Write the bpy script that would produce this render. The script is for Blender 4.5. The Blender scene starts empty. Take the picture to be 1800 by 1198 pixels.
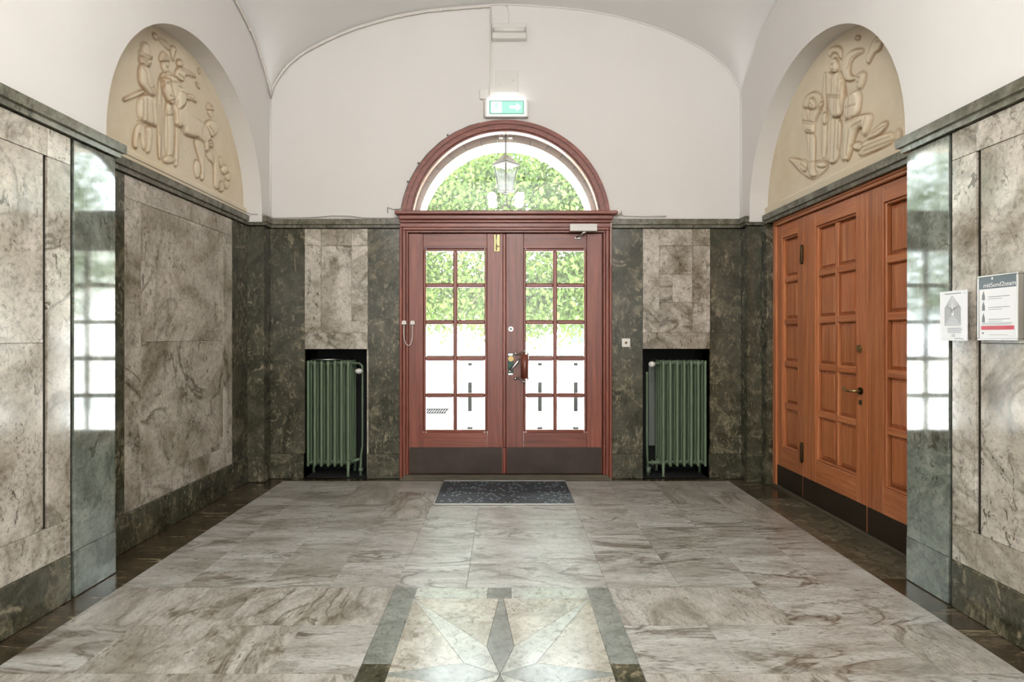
import bpy, math, random
import numpy as np
from mathutils import Vector, Matrix
random.seed(7); rng = np.random.default_rng(7)
PI = math.pi
sc = bpy.context.scene
COL = sc.collection

# ------------------------------------------------------------------ camera, world, sun, lights, exposure
cam_d = bpy.data.cameras.new('camera'); cam = bpy.data.objects.new('camera', cam_d); COL.objects.link(cam)
cam.location = (0, 0, 1.4); cam.rotation_euler = (PI/2, 0, 0)
cam_d.sensor_width = 36; cam_d.lens = 20.0; cam_d.shift_x = 11/1800; cam_d.shift_y = -9/1800
cam_d.clip_start = 0.05; cam_d.clip_end = 300
sc.camera = cam
sc.view_settings.view_transform = 'Standard'; sc.view_settings.look = 'None'
sc.view_settings.gamma = 1.0; sc.view_settings.use_curve_mapping = False
sc.view_settings.exposure = 0.48
world = bpy.data.worlds.new('world'); sc.world = world; world.use_nodes = True
wn = world.node_tree.nodes; wl = world.node_tree.links
bg = wn['Background']; bg.inputs[0].default_value = (0.86, 0.94, 1.0, 1); bg.inputs[1].default_value = 17.0
def light(name, kind, loc, energy, color=(1,1,1), rot=None, **kw):
    d = bpy.data.lights.new(name, kind); o = bpy.data.objects.new(name, d); COL.objects.link(o)
    o.location = loc; d.energy = energy; d.color = color
    if rot is not None: o.rotation_euler = rot
    for k, v in kw.items(): setattr(d, k, v)
    return o
sun = light('sun', 'SUN', (0, 0, 20), 34.0, (1.0, 0.98, 0.96), angle=math.radians(1.5))
sun.rotation_euler = Vector((0.70, 0.12, -0.70)).to_track_quat('-Z', 'Y').to_euler()
# added fill lights behind the viewer, bounced off the hall's vault and end wall
light('vault_bounce_fill', 'AREA', (0, -1.6, 2.9), 240, (0.92, 0.96, 1.0), (PI, 0, 0), shape='RECTANGLE', size=3.2, size_y=2.2)
light('end_wall_bounce_fill', 'AREA', (0, -3.4, 2.2), 270, (0.92, 0.96, 1.0), (math.radians(-95), 0, 0), shape='RECTANGLE', size=3.6, size_y=2.4)
sc.cycles.use_denoising = True
sc.cycles.max_bounces = 8; sc.cycles.diffuse_bounces = 4; sc.cycles.glossy_bounces = 4
sc.cycles.transparent_max_bounces = 16
sc.cycles.sample_clamp_indirect = 30.0
sc.cycles.caustics_reflective = False; sc.cycles.caustics_refractive = False

# ------------------------------------------------------------------ helpers
def srgb(r, g, b):
    f = lambda c: (c/255/12.92) if c/255 <= 0.04045 else ((c/255+0.055)/1.055)**2.4
    return (f(r), f(g), f(b), 1)
def tag(o, label=None, cat=None, group=None, kind=None):
    if label: o['label'] = label
    if cat: o['category'] = cat
    if group: o['group'] = group
    if kind: o['kind'] = kind
    return o
def wloc(o):
    v = Vector((0, 0, 0))
    while o is not None: v += o.location; o = o.parent
    return v
def empty(name, loc=(0,0,0), parent=None):
    o = bpy.data.objects.new(name, None); COL.objects.link(o); o.empty_display_size = 0.1
    if parent: o.parent = parent; o.location = Vector(loc) - wloc(parent)
    else: o.location = loc
    return o
class MB:
    """collects world-space geometry, builds one mesh object"""
    def __init__(s): s.v = []; s.f = []; s.m = []; s.sm = []
    def add(s, vs, fs, mi=0, smooth=False):
        n = len(s.v); s.v += [tuple(v) for v in vs]
        for f in fs: s.f.append(tuple(i+n for i in f)); s.m.append(mi); s.sm.append(smooth)
        return s
    def box(s, x0, x1, y0, y1, z0, z1, mi=0):
        if x0 > x1: x0, x1 = x1, x0
        if y0 > y1: y0, y1 = y1, y0
        if z0 > z1: z0, z1 = z1, z0
        vs = [(x,y,z) for z in (z0,z1) for y in (y0,y1) for x in (x0,x1)]
        return s.add(vs, [(0,2,3,1),(4,5,7,6),(0,1,5,4),(2,6,7,3),(0,4,6,2),(1,3,7,5)], mi)
    def bbox(s, x0, x1, y0, y1, z0, z1, b=0.002, mi=0):
        """chamfered box: convex hull of three inset shells"""
        if x0 > x1: x0, x1 = x1, x0
        if y0 > y1: y0, y1 = y1, y0
        if z0 > z1: z0, z1 = z1, z0
        b = min(b, (x1-x0)/3, (y1-y0)/3, (z1-z0)/3)
        lo = (x0,y0,z0); hi = (x1,y1,z1)
        vs = []; idx = {}
        for cx in (0,1):
            for cy in (0,1):
                for cz in (0,1):
                    c = (cx,cy,cz)
                    for ax in range(3):
                        p = []
                        for k in range(3):
                            val = hi[k] if c[k] else lo[k]
                            if k != ax: val += (-b if c[k] else b)
                            p.append(val)
                        idx[(c,ax)] = len(vs); vs.append(tuple(p))
        fs = []
        for ax in range(3):
            o1, o2 = [(1,2),(2,0),(0,1)][ax]
            for s_ in (0,1):
                q = []
                for (a,b_) in ((0,0),(1,0),(1,1),(0,1)):
                    c = [0,0,0]; c[ax] = s_; c[o1] = a; c[o2] = b_; q.append(idx[(tuple(c),ax)])
                fs.append(tuple(q) if s_ else tuple(reversed(q)))
        for ax in range(3):           # edges parallel to ax
            o1, o2 = [(1,2),(2,0),(0,1)][ax]
            for a in (0,1):
                for b_ in (0,1):
                    c0 = [0,0,0]; c0[o1] = a; c0[o2] = b_; c1 = list(c0); c1[ax] = 1
                    c0 = tuple(c0); c1 = tuple(c1)
                    q = [idx[(c0,o1)], idx[(c1,o1)], idx[(c1,o2)], idx[(c0,o2)]]
                    if a == b_: q.reverse()
                    fs.append(tuple(q))
        for cx in (0,1):
            for cy in (0,1):
                for cz in (0,1):
                    c = (cx,cy,cz); q = [idx[(c,0)], idx[(c,1)], idx[(c,2)]]
                    if (cx+cy+cz) % 2 == 0: q.reverse()
                    fs.append(tuple(q))
        return s.add(vs, fs, mi)
    def extrude(s, pts, to3, a0, a1, mi=0, smooth=False):
        """pts 2D outline -> prism between a0 and a1 ; to3(u,v,a)"""
        n = len(pts)
        vs = [to3(u, v, a0) for u, v in pts] + [to3(u, v, a1) for u, v in pts]
        s.add(vs, [tuple(range(n-1,-1,-1)), tuple(range(n, 2*n))], mi)
        k = len(s.v) - 2*n
        for i in range(n):
            j = (i+1) % n
            s.f.append((k+i, k+j, k+n+j, k+n+i)); s.m.append(mi); s.sm.append(smooth)
        return s
    def tube(s, path, r, n=8, mi=0, closed=False, cap=True):
        P = [Vector(p) for p in path]; m = len(P); rings = []
        prev = None
        for i in range(m):
            if closed: t = P[(i+1) % m] - P[i-1]
            else: t = P[min(i+1, m-1)] - P[max(i-1, 0)]
            t.normalize()
            if prev is None:
                u = t.orthogonal().normalized()
            else:
                u = prev - t*prev.dot(t)
                if u.length < 1e-6: u = t.orthogonal()
                u.normalize()
            prev = u; w = t.cross(u)
            rr = r[i] if isinstance(r, (list, tuple)) else r
            rings.append([P[i] + (u*math.cos(2*PI*k/n) + w*math.sin(2*PI*k/n))*rr for k in range(n)])
        vs = [v for R_ in rings for v in R_]; fs = []
        for i in range(m if closed else m-1):
            j = (i+1) % m
            for k in range(n):
                l = (k+1) % n
                fs.append((i*n+k, i*n+l, j*n+l, j*n+k))
        s.add(vs, fs, mi, True)
        if cap and not closed:
            b0 = len(s.v) - len(vs)
            s.f.append(tuple(b0+k for k in range(n-1,-1,-1))); s.m.append(mi); s.sm.append(False)
            s.f.append(tuple(b0+(m-1)*n+k for k in range(n))); s.m.append(mi); s.sm.append(False)
        return s
    def ball(s, c, r, n=12, m=8, mi=0, sc3=(1,1,1)):
        vs = []; fs = []
        for i in range(m+1):
            th = PI*i/m
            for k in range(n):
                ph = 2*PI*k/n
                vs.append((c[0]+r*sc3[0]*math.sin(th)*math.cos(ph), c[1]+r*sc3[1]*math.sin(th)*math.sin(ph), c[2]+r*sc3[2]*math.cos(th)))
        for i in range(m):
            for k in range(n):
                l = (k+1) % n
                fs.append((i*n+k, (i+1)*n+k, (i+1)*n+l, i*n+l))
        return s.add(vs, fs, mi, True)
    def lathe(s, c, prof, n=20, mi=0):
        vs = []; fs = []
        for (r, z) in prof:
            for k in range(n):
                vs.append((c[0]+r*math.cos(2*PI*k/n), c[1]+r*math.sin(2*PI*k/n), c[2]+z))
        for i in range(len(prof)-1):
            for k in range(n):
                l = (k+1) % n; fs.append((i*n+k, i*n+l, (i+1)*n+l, (i+1)*n+k))
        return s.add(vs, fs, mi, True)
    def build(s, name, mats, parent=None, kind=None):
        off = wloc(parent) if parent else Vector((0,0,0))
        me = bpy.data.meshes.new(name)
        me.from_pydata([(v[0]-off.x, v[1]-off.y, v[2]-off.z) for v in s.v], [], s.f)
        if not isinstance(mats, (list, tuple)): mats = [mats]
        for m in mats: me.materials.append(m)
        me.polygons.foreach_set('material_index', s.m)
        me.polygons.foreach_set('use_smooth', s.sm)
        me.update()
        o = bpy.data.objects.new(name, me); COL.objects.link(o)
        if parent: o.parent = parent
        if kind: o['kind'] = kind
        return o
def arc(cx, cz, r, a0, a1, n):
    return [(cx + r*math.cos(a0+(a1-a0)*i/n), cz + r*math.sin(a0+(a1-a0)*i/n)) for i in range(n+1)]
def move_origin(o, p):
    """put a mesh object's origin at p without moving it"""
    p = Vector(p); o.data.transform(Matrix.Translation(-(p - wloc(o)))); o.location += p - wloc(o); return o

# ------------------------------------------------------------------ materials
class N:
    def __init__(s, name):
        s.mat = bpy.data.materials.new(name); s.mat.use_nodes = True
        s.t = s.mat.node_tree; s.n = s.t.nodes; s.l = s.t.links
        s.b = s.n['Principled BSDF']
    def new(s, typ, **kw):
        nd = s.n.new(typ)
        for k, v in kw.items():
            if k in nd.inputs: nd.inputs[k].default_value = v
            else: setattr(nd, k, v)
        return nd
    def link(s, a, b): s.l.new(a, b)
    def ramp(s, fac, stops, interp='LINEAR'):
        r = s.new('ShaderNodeValToRGB'); r.color_ramp.interpolation = interp
        e = r.color_ramp.elements
        while len(e) < len(stops): e.new(0.5)
        for el, (p, c) in zip(e, stops):
            el.position = p; el.color = c if len(c) == 4 else (*c, 1)
        s.link(fac, r.inputs[0]); return r.outputs[0]
    def coords(s, scale=(1,1,1), rot=(0,0,0), rand=True, pre=None):
        tc = s.new('ShaderNodeTexCoord'); out = tc.outputs['Object']
        if rand:
            oi = s.new('ShaderNodeObjectInfo')
            m = s.new('ShaderNodeVectorMath', operation='SCALE'); m.inputs[0].default_value = (37.0, 53.0, 71.0)
            s.link(oi.outputs['Random'], m.inputs['Scale'])
            a = s.new('ShaderNodeVectorMath', operation='ADD'); s.link(out, a.inputs[0]); s.link(m.outputs[0], a.inputs[1]); out = a.outputs[0]
        mp = s.new('ShaderNodeMapping'); mp.inputs['Scale'].default_value = scale; mp.inputs['Rotation'].default_value = rot
        s.link(out, mp.inputs[0]); return mp.outputs[0]
    def noise(s, vec, scale, detail=6, rough=0.6, dist=0.0):
        t = s.new('ShaderNodeTexNoise'); t.inputs['Scale'].default_value = scale; t.inputs['Detail'].default_value = detail
        t.inputs['Roughness'].default_value = rough; t.inputs['Distortion'].default_value = dist
        s.link(vec, t.inputs['Vector']); return t.outputs['Fac']
    def mix(s, fac, a, b, typ='MIX'):
        m = s.new('ShaderNodeMix', data_type='RGBA', blend_type=typ)
        if isinstance(fac, (int, float)): m.inputs[0].default_value = fac
        else: s.link(fac, m.inputs[0])
        for i, v in ((6, a), (7, b)):
            if isinstance(v, tuple): m.inputs[i].default_value = v
            else: s.link(v, m.inputs[i])
        return m.outputs[2]
    def bump(s, h, strength=0.2, dist=0.01):
        b = s.new('ShaderNodeBump'); b.inputs['Strength'].default_value = strength; b.inputs['Distance'].default_value = dist
        s.link(h, b.inputs['Height']); s.link(b.outputs[0], s.b.inputs['Normal'])
W1 = (1,1,1,1); B0 = (0,0,0,1)
def plain(name, col, rough=0.5, metal=0.0, bump=0.0, bscale=60, var=0.0):
    m = N(name); m.b.inputs['Base Color'].default_value = col; m.b.inputs['Roughness'].default_value = rough
    m.b.inputs['Metallic'].default_value = metal
    if bump or var:
        v = m.coords()
        n = m.noise(v, bscale, 5)
        if bump: m.bump(n, bump, 0.004)
        if var:
            n2 = m.noise(v, bscale*0.12, 5)
            c2 = tuple(c*(1-var) for c in col[:3]) + (1,)
            m.link(m.ramp(n2, [(0.3, c2), (0.7, col)]), m.b.inputs['Base Color'])
    return m.mat
def marble(name, stops, scale=1.6, dist=2.2, stretch=(1,1,1), rot=(0,0,0), vein=None, vscale=2.0, vamt=0.6,
           speck=None, sscale=22, sstretch=(1,1,0.5), spos=0.62, light=None, lscale=3.0, lpos=0.66, rough=0.12, rvar=0.08, spec=0.5, rand=True, ior=1.5):
    m = N(name); v = m.coords(stretch, rot, rand=rand)
    base = m.ramp(m.noise(v, scale, 12, 0.62, dist), stops)
    if vein:
        t = m.noise(v, vscale, 8, 0.55, 1.4)
        a = m.new('ShaderNodeMath', operation='SUBTRACT'); m.link(t, a.inputs[0]); a.inputs[1].default_value = 0.5
        b = m.new('ShaderNodeMath', operation='ABSOLUTE'); m.link(a.outputs[0], b.inputs[0])
        f = m.ramp(b.outputs[0], [(0.0, W1), (0.012, (0.6,)*3), (0.045, B0)])
        g = m.ramp(m.noise(v, vscale*0.7, 3), [(0.42, B0), (0.6, (vamt,)*3)])
        mm = m.new('ShaderNodeMath', operation='MULTIPLY'); m.link(f, mm.inputs[0]); m.link(g, mm.inputs[1])
        base = m.mix(mm.outputs[0], base, vein)
    if light:
        f = m.ramp(m.noise(v, lscale, 10, 0.65, 3.0), [(lpos, B0), (lpos+0.09, (0.75,)*3)])
        base = m.mix(f, base, light)
    if speck:
        v2 = m.coords(sstretch, (0.4, 0.5, 0.0), rand=rand)
        f = m.ramp(m.noise(v2, sscale, 4, 0.7, 1.2), [(spos, B0), (spos+0.05, (0.85,)*3)])
        g = m.ramp(m.noise(v2, 2.6, 3, 0.5, 1.0), [(0.4, (0.12,)*3), (0.62, W1)])
        mm = m.new('ShaderNodeMath', operation='MULTIPLY'); m.link(f, mm.inputs[0]); m.link(g, mm.inputs[1])
        base = m.mix(mm.outputs[0], base, speck)
    gr = m.ramp(m.noise(m.coords(stretch, rot, rand=rand), 38, 8, 0.75, 0.6), [(0.34, (0.52,0.51,0.48)), (0.48, (0.94,0.94,0.93)), (0.68, (1.18,1.18,1.17))])
    base = m.mix(1.0, base, gr, 'MULTIPLY')
    gm = m.ramp(m.noise(v, 5.0, 8, 0.72, 0.8), [(0.36, (0.70,0.69,0.65)), (0.46, (0.98,0.98,0.97)), (0.7, (1.10,1.10,1.09))])
    base = m.mix(0.8, base, gm, 'MULTIPLY')
    m.link(base, m.b.inputs['Base Color'])
    r = m.ramp(m.noise(v, 5, 4), [(0.3, (rough,)*3), (0.75, (rough+rvar,)*3)])
    m.link(r, m.b.inputs['Roughness'])
    m.b.inputs['IOR'].default_value = ior
    m.b.inputs['Specular IOR Level'].default_value = spec
    return m.mat
M = {}
S = srgb
M['plaster'] = plain('plaster', S(223,219,215), 0.75, bump=0.08, bscale=14, var=0.03)
M['ceiling'] = plain('ceiling_plaster', S(236,235,233), 0.8, bump=0.06, bscale=10, var=0.03)
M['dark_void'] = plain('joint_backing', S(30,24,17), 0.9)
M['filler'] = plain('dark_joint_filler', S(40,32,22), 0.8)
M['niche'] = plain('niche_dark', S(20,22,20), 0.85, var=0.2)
M['light_marble'] = marble('light_marble', [(0.30, S(123,114,96)), (0.43, S(166,157,143)), (0.55, S(195,187,176)), (0.72, S(222,216,205))],
    1.3, 1.9, vein=S(84,75,58), vscale=1.5, vamt=0.85, speck=S(74,66,52), sscale=26, sstretch=(1,1,0.55), spos=0.575, rough=0.10, rvar=0.10)
M['green_marble'] = marble('green_marble', [(0.27, S(42,41,30)), (0.45, S(63,63,48)), (0.6, S(81,79,64)), (0.8, S(102,97,78))],
    1.8, 3.2, vein=S(150,142,118), vscale=1.9, vamt=0.5, speck=S(146,136,112), sscale=24, spos=0.55, light=S(158,146,122), lscale=3.2, lpos=0.60, rough=0.09, rvar=0.08)
M['pilaster_marble'] = marble('pilaster_marble', [(0.27, S(78,86,78)), (0.45, S(106,114,105)), (0.6, S(130,137,128)), (0.8, S(154,160,150))],
    1.9, 3.0, vein=S(168,170,156), vscale=2.2, vamt=0.5, speck=S(78,80,68), sscale=20, spos=0.575, light=S(160,158,142), lscale=2.3, lpos=0.65, rough=0.045, rvar=0.03, ior=1.75)
M['cornice_marble'] = marble('cornice_marble', [(0.28, S(78,77,64)), (0.5, S(108,106,92)), (0.72, S(132,129,115))],
    5.0, 1.5, speck=S(60,58,46), sscale=26, spos=0.56, light=S(168,162,144), lscale=6, lpos=0.64, rough=0.16, rvar=0.06)
fr = (0, 0, 0.45)
M['floor_marble'] = marble('floor_marble', [(0.28, S(123,117,105)), (0.43, S(157,152,144)), (0.56, S(179,177,171)), (0.74, S(195,195,191))],
    1.1, 2.0, stretch=(0.75, 2.3, 1), rot=fr, vein=S(84,70,50), vscale=1.9, vamt=0.95, speck=S(92,78,58), sscale=17, sstretch=(0.5,2.4,1), spos=0.57, rough=0.33, rvar=0.10, ior=1.75)
M['floor_marble_b'] = marble('floor_marble_cross', [(0.28, S(120,111,98)), (0.43, S(151,145,135)), (0.56, S(176,171,163)), (0.74, S(192,190,183))],
    1.2, 2.6, stretch=(1.9, 0.9, 1), rot=(0,0,0.35), vein=S(94,82,64), vscale=1.7, vamt=0.95, speck=S(108,96,78), sscale=16, sstretch=(2.0,0.7,1), spos=0.57, rough=0.33, rvar=0.10, ior=1.75)
M['floor_dark'] = marble('floor_dark_marble', [(0.3, S(46,38,28)), (0.5, S(70,60,46)), (0.7, S(94,82,64))],
    2.0, 2.0, stretch=(0.8, 3.2, 1), light=S(166,152,124), lscale=2.2, lpos=0.59, vein=S(30,25,18), vscale=2.5, vamt=0.8, rough=0.16, rvar=0.08)
M['floor_olive'] = marble('floor_olive_stone', [(0.3, S(74,68,54)), (0.5, S(96,88,72)), (0.7, S(116,106,88))], 6.0, 1.0, speck=S(60,54,42), sscale=30, spos=0.56, rough=0.2, rvar=0.1)
M['floor_green'] = marble('floor_green_marble', [(0.3, S(112,115,108)), (0.5, S(134,138,131)), (0.7, S(152,155,147))],
    2.4, 2.0, speck=S(84,84,74), sscale=18, spos=0.6, rough=0.18, rvar=0.08, ior=1.75)
M['floor_pale'] = marble('floor_pale_green_marble', [(0.3, S(156,160,151)), (0.5, S(178,181,173)), (0.7, S(196,198,190))],
    2.2, 2.4, speck=S(108,104,88), sscale=18, spos=0.57, rough=0.18, rvar=0.08, ior=1.75)
M['floor_beige'] = marble('floor_beige_marble', [(0.3, S(152,147,133)), (0.5, S(178,173,159)), (0.7, S(197,192,179))],
    1.8, 2.0, speck=S(92,84,66), sscale=22, spos=0.56, vein=S(110,100,82), vamt=0.6, rough=0.20, rvar=0.08, ior=1.75)
def wood(name, dark, mid, lightc, axis, rough=0.32, coat=0.25):
    m = N(name)
    sv = [14, 14, 14]; sv[axis] = 0.55
    v = m.coords(tuple(sv))
    g = m.noise(v, 2.2, 8, 0.62, 0.6)
    v2 = m.coords(tuple(x*7 for x in sv)); f = m.noise(v2, 2.0, 4, 0.7)
    base = m.ramp(g, [(0.26, dark), (0.5, mid), (0.74, lightc)])
    fine = m.ramp(f, [(0.36, (0.72,0.68,0.66)), (0.55, W1)])
    base = m.mix(0.75, base, fine, 'MULTIPLY')
    oi = m.new('ShaderNodeObjectInfo')
    tone = m.ramp(oi.outputs['Random'], [(0.0, (0.86,0.86,0.86)), (1.0, (1.08,1.08,1.08))])
    base = m.mix(1.0, base, tone, 'MULTIPLY')
    m.link(base, m.b.inputs['Base Color']); m.b.inputs['Roughness'].default_value = rough
    m.b.inputs['Coat Weight'].default_value = coat; m.b.inputs['Coat Roughness'].default_value = 0.18
    m.bump(f, 0.05, 0.001)
    return m.mat
RD, RM, RL = S(98,46,34), S(130,66,49), S(156,88,67)
OD, OM, OL = S(160,92,54), S(194,118,74), S(218,148,100)
for ax, nm in ((0,'x'), (1,'y'), (2,'z')):
    M['red_'+nm] = wood('mahogany_'+nm, RD, RM, RL, ax)
    M['or_'+nm] = wood('oak_door_'+nm, OD, OM, OL, ax, 0.30, 0.35)
M['black_gap'] = plain('black_gap', S(14,12,10), 0.8)
M['kick'] = plain('kick_plate_bronze', S(74,62,56), 0.42, 0.55, var=0.35, bscale=40, bump=0.05)
M['kick_r'] = plain('kick_plate_brown', S(60,50,38), 0.40, 0.35, var=0.25, bscale=40, bump=0.04)
M['threshold'] = plain('threshold_stone', S(92,84,68), 0.5, var=0.4, bscale=60, bump=0.1)
M['white_plastic'] = plain('white_plastic', S(226,222,216), 0.4)
M['white_paint_metal'] = plain('white_painted_metal', S(216,212,206), 0.45)
M['conduit'] = plain('conduit_paint', S(224,217,209), 0.6)
M['grey_cable'] = plain('grey_cable', S(120,114,104), 0.6)
M['steel'] = plain('brushed_steel', S(200,200,198), 0.28, 1.0)
M['brass'] = plain('aged_brass', S(172,150,104), 0.32, 0.9, var=0.2)
M['bronze'] = plain('dark_bronze', S(70,56,38), 0.38, 0.85, var=0.2)
M['green_metal'] = plain('dark_green_enamel', S(22,66,52), 0.3, 0.3, var=0.2)
M['radiator'] = plain('radiator_green_paint', S(108,126,100), 0.40, 0.0, bump=0.04, var=0.12)
M['lantern'] = plain('lantern_grey_metal', S(112,110,107), 0.5, 0.2, var=0.1)  # metal colour lightened to stand in for haze around the lantern
M['stone'] = plain('limestone', S(214,204,190), 0.85, bump=0.3, bscale=30, var=0.15)
M['paving'] = plain('pale_paving', S(240,238,234), 0.9, bump=0.1, bscale=8, var=0.06)
M['bark'] = plain('bark', S(86,74,60), 0.9, bump=0.4, bscale=30, var=0.3)
M['facade'] = plain('facade_render', S(236,234,228), 0.9)
M['facade_win'] = plain('facade_window', S(54,60,64), 0.3)
M['bollard'] = plain('bollard_grey', S(120,122,120), 0.9)
M['bollard_band'] = plain('bollard_band', S(18,19,18), 0.9)
M['iron'] = plain('cast_iron', S(22,22,21), 0.9)
M['poster_white'] = plain('poster_paper', S(232,232,232), 0.35)
M['poster_grey'] = plain('poster_header_grey', S(92,104,110), 0.35)
M['ink'] = plain('poster_ink', S(120,124,128), 0.5)
M['poster_red'] = plain('poster_red', S(196,60,78), 0.4)
M['rubber'] = plain('mat_rubber', S(52,60,64), 0.42, 0.0, bump=0.3, bscale=90, var=0.4)
M['mat_pad'] = plain('mat_pad', S(176,188,194), 0.30, 0.4, var=0.4)
for k_ in ('iron', 'bollard', 'bollard_band', 'facade_win'): M[k_].node_tree.nodes['Principled BSDF'].inputs['Specular IOR Level'].default_value = 0.0
def emis(name, col, strength):
    m = N(name); m.b.inputs['Base Color'].default_value = col
    m.b.inputs['Emission Color'].default_value = col; m.b.inputs['Emission Strength'].default_value = strength
    return m.mat
M['sign_green'] = emis('sign_green_face', (0.24, 0.60, 0.42, 1), 0.75)
M['sign_white'] = emis('sign_white_face', (0.75, 1.0, 0.9, 1), 0.9)
M['sign_rim'] = plain('sign_rim_green', S(90,170,135), 0.4)
M['sign_diffuser'] = emis('sign_diffuser', (0.95, 1.0, 1.0, 1), 4.5)
M['globe'] = emis('lamp_globe', (1.0, 0.945, 0.88, 1), 51.0)
def glass():
    m = N('window_glass'); t = m.new('ShaderNodeBsdfTransparent'); t.inputs[0].default_value = (0.97,0.98,0.97,1)
    g = m.new('ShaderNodeBsdfGlossy'); g.inputs['Roughness'].default_value = 0.02
    fz = m.new('ShaderNodeFresnel'); fz.inputs[0].default_value = 1.45
    mx = m.new('ShaderNodeMixShader'); m.link(fz.outputs[0], mx.inputs[0]); m.link(t.outputs[0], mx.inputs[1]); m.link(g.outputs[0], mx.inputs[2])
    m.link(mx.outputs[0], m.n['Material Output'].inputs['Surface']); return m.mat
M['glass'] = glass()
def leafmat():
    m = N('leaf'); oi = m.coords((1,1,1), rand=False); n = m.noise(oi, 2.2, 4)
    c = m.ramp(n, [(0.3, S(62,78,40)), (0.55, S(84,102,54)), (0.75, S(110,126,76))])
    d = m.new('ShaderNodeBsdfDiffuse'); tr = m.new('ShaderNodeBsdfTranslucent')
    m.link(c, d.inputs[0]); m.link(c, tr.inputs[0])
    mx = m.new('ShaderNodeMixShader'); mx.inputs[0].default_value = 0.5
    m.link(d.outputs[0], mx.inputs[1]); m.link(tr.outputs[0], mx.inputs[2])
    m.link(mx.outputs[0], m.n['Material Output'].inputs['Surface']); return m.mat
M['leaf'] = leafmat()
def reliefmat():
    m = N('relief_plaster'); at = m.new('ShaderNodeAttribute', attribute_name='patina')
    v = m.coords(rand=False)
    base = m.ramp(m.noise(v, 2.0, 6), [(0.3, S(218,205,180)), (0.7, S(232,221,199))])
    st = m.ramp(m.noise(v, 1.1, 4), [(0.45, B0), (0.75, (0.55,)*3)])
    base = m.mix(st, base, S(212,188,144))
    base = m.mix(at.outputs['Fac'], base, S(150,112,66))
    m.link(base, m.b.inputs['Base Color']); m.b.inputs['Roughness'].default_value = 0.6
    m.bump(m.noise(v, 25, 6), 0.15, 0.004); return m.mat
M['relief'] = reliefmat()

# ------------------------------------------------------------------ dimensions (metres, camera at origin, door ahead at +Y)
YB = 5.577            # face of the back wall
XM = 2.31             # face of the side walls
XR = 2.47             # face of the recess
ZC0, ZC1 = 2.449, 2.539
ZP = 0.246
YL, YRt = 3.367, 3.277   # front pilaster far edges left / right
YE = 5.44             # rear end of recess
def bx(px, Y=YB): return (px-889)/1000*Y
def bz(py, Y=YB): return 1.4-(py-590)/1000*Y

# ------------------------------------------------------------------ shell
XZ = lambda u, v, a: (u, a, v)      # wall facing -Y / +Y
YZ = lambda u, v, a: (a, u, v)      # side walls
# floor slab
floor = MB().box(-2.75, 2.75, -5.2, 5.60, -0.2, -0.012).build('floor', M['dark_void'], kind='structure')
# back wall: plaster + openings
AC, AR = 2.479, 1.0
def back_outline(r, door_half, niche=True):
    p = [(-3.2, -0.2)]
    if niche: p += [(-1.985, -0.2), (-1.985, 1.266), (-1.361, 1.266), (-1.361, -0.2)]
    p += [(-door_half, -0.2)]
    a = math.acos(min(1, door_half/r)) if door_half < r else 0
    p += [(-door_half, AC)] if door_half >= r else []
    p += [(r*math.cos(t), AC + r*math.sin(t)) for t in np.linspace(PI-a, a, 49)]
    p += [(door_half, AC)] if door_half >= r else []
    p += [(door_half, -0.2)]
    if niche: p += [(1.344, -0.2), (1.344, 1.272), (1.996, 1.272), (1.996, -0.2)]
    p += [(3.2, -0.2), (3.2, 5.0), (-3.2, 5.0)]
    return p
mb = MB()
p = back_outline(AR, 1.0)
up = [(-XM-0.5, ZC0+0.03)] + [(-1.0, ZC0+0.03)] + [(AR*math.cos(t), AC + AR*math.sin(t)) for t in np.linspace(PI, 0, 49)] + [(1.0, ZC0+0.03), (XM+0.5, ZC0+0.03), (XM+0.5, 5.0), (-XM-0.5, 5.0)]
mb.extrude(up, XZ, YB, YB+0.03, 0)
mb.extrude(p, XZ, YB+0.03, 5.80, 1)
wall_back = mb.build('wall_back', [M['plaster'], M['dark_void']], kind='structure')
# radiator niches
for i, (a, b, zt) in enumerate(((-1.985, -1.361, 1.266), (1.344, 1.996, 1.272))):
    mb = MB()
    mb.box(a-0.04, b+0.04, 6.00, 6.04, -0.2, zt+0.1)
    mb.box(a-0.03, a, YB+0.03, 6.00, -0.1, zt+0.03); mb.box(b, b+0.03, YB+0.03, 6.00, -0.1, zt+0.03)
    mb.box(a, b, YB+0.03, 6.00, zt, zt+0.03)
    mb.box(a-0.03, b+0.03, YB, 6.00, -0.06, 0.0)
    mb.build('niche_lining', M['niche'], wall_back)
# side walls (upper plaster with the arched recess; lower backing)
AYC, AZC, ARr = 4.34, 2.585, 1.05
def side_wall(sgn, name, yf):
    out = [(-5.2, 2.48), (AYC-ARr, 2.48)] + [(AYC+ARr*math.cos(t), AZC+ARr*math.sin(t)) for t in np.linspace(PI, 0, 65)] + [(AYC+ARr, 2.48), (YB+0.05, 2.48), (YB+0.05, 5.0), (-5.2, 5.0)]
    mb = MB(); mb.extrude(out, YZ, sgn*XM, sgn*(XR+0.03), 0)
    mb.box(sgn*2.75, sgn*2.66, -5.2, YB+0.05, -0.2, 2.5, 1)
    mb.box(sgn*(XM+0.11), sgn*2.70, -5.2, yf-0.17, -0.1, 2.5, 1)
    mb.box(sgn*(XR+0.035), sgn*2.75, -5.2, YB+0.05, 2.5, 5.0, 0)
    return mb.build(name, [M['plaster'], M['dark_void']], kind='structure')
wall_left = side_wall(-1, 'wall_left', YL)
wall_right = side_wall(1, 'wall_right', YRt)
MB().box(-2.75, 2.75, -5.3, -5.2, -0.2, 5.0).build('wall_front', M['plaster'], kind='structure')
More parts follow.
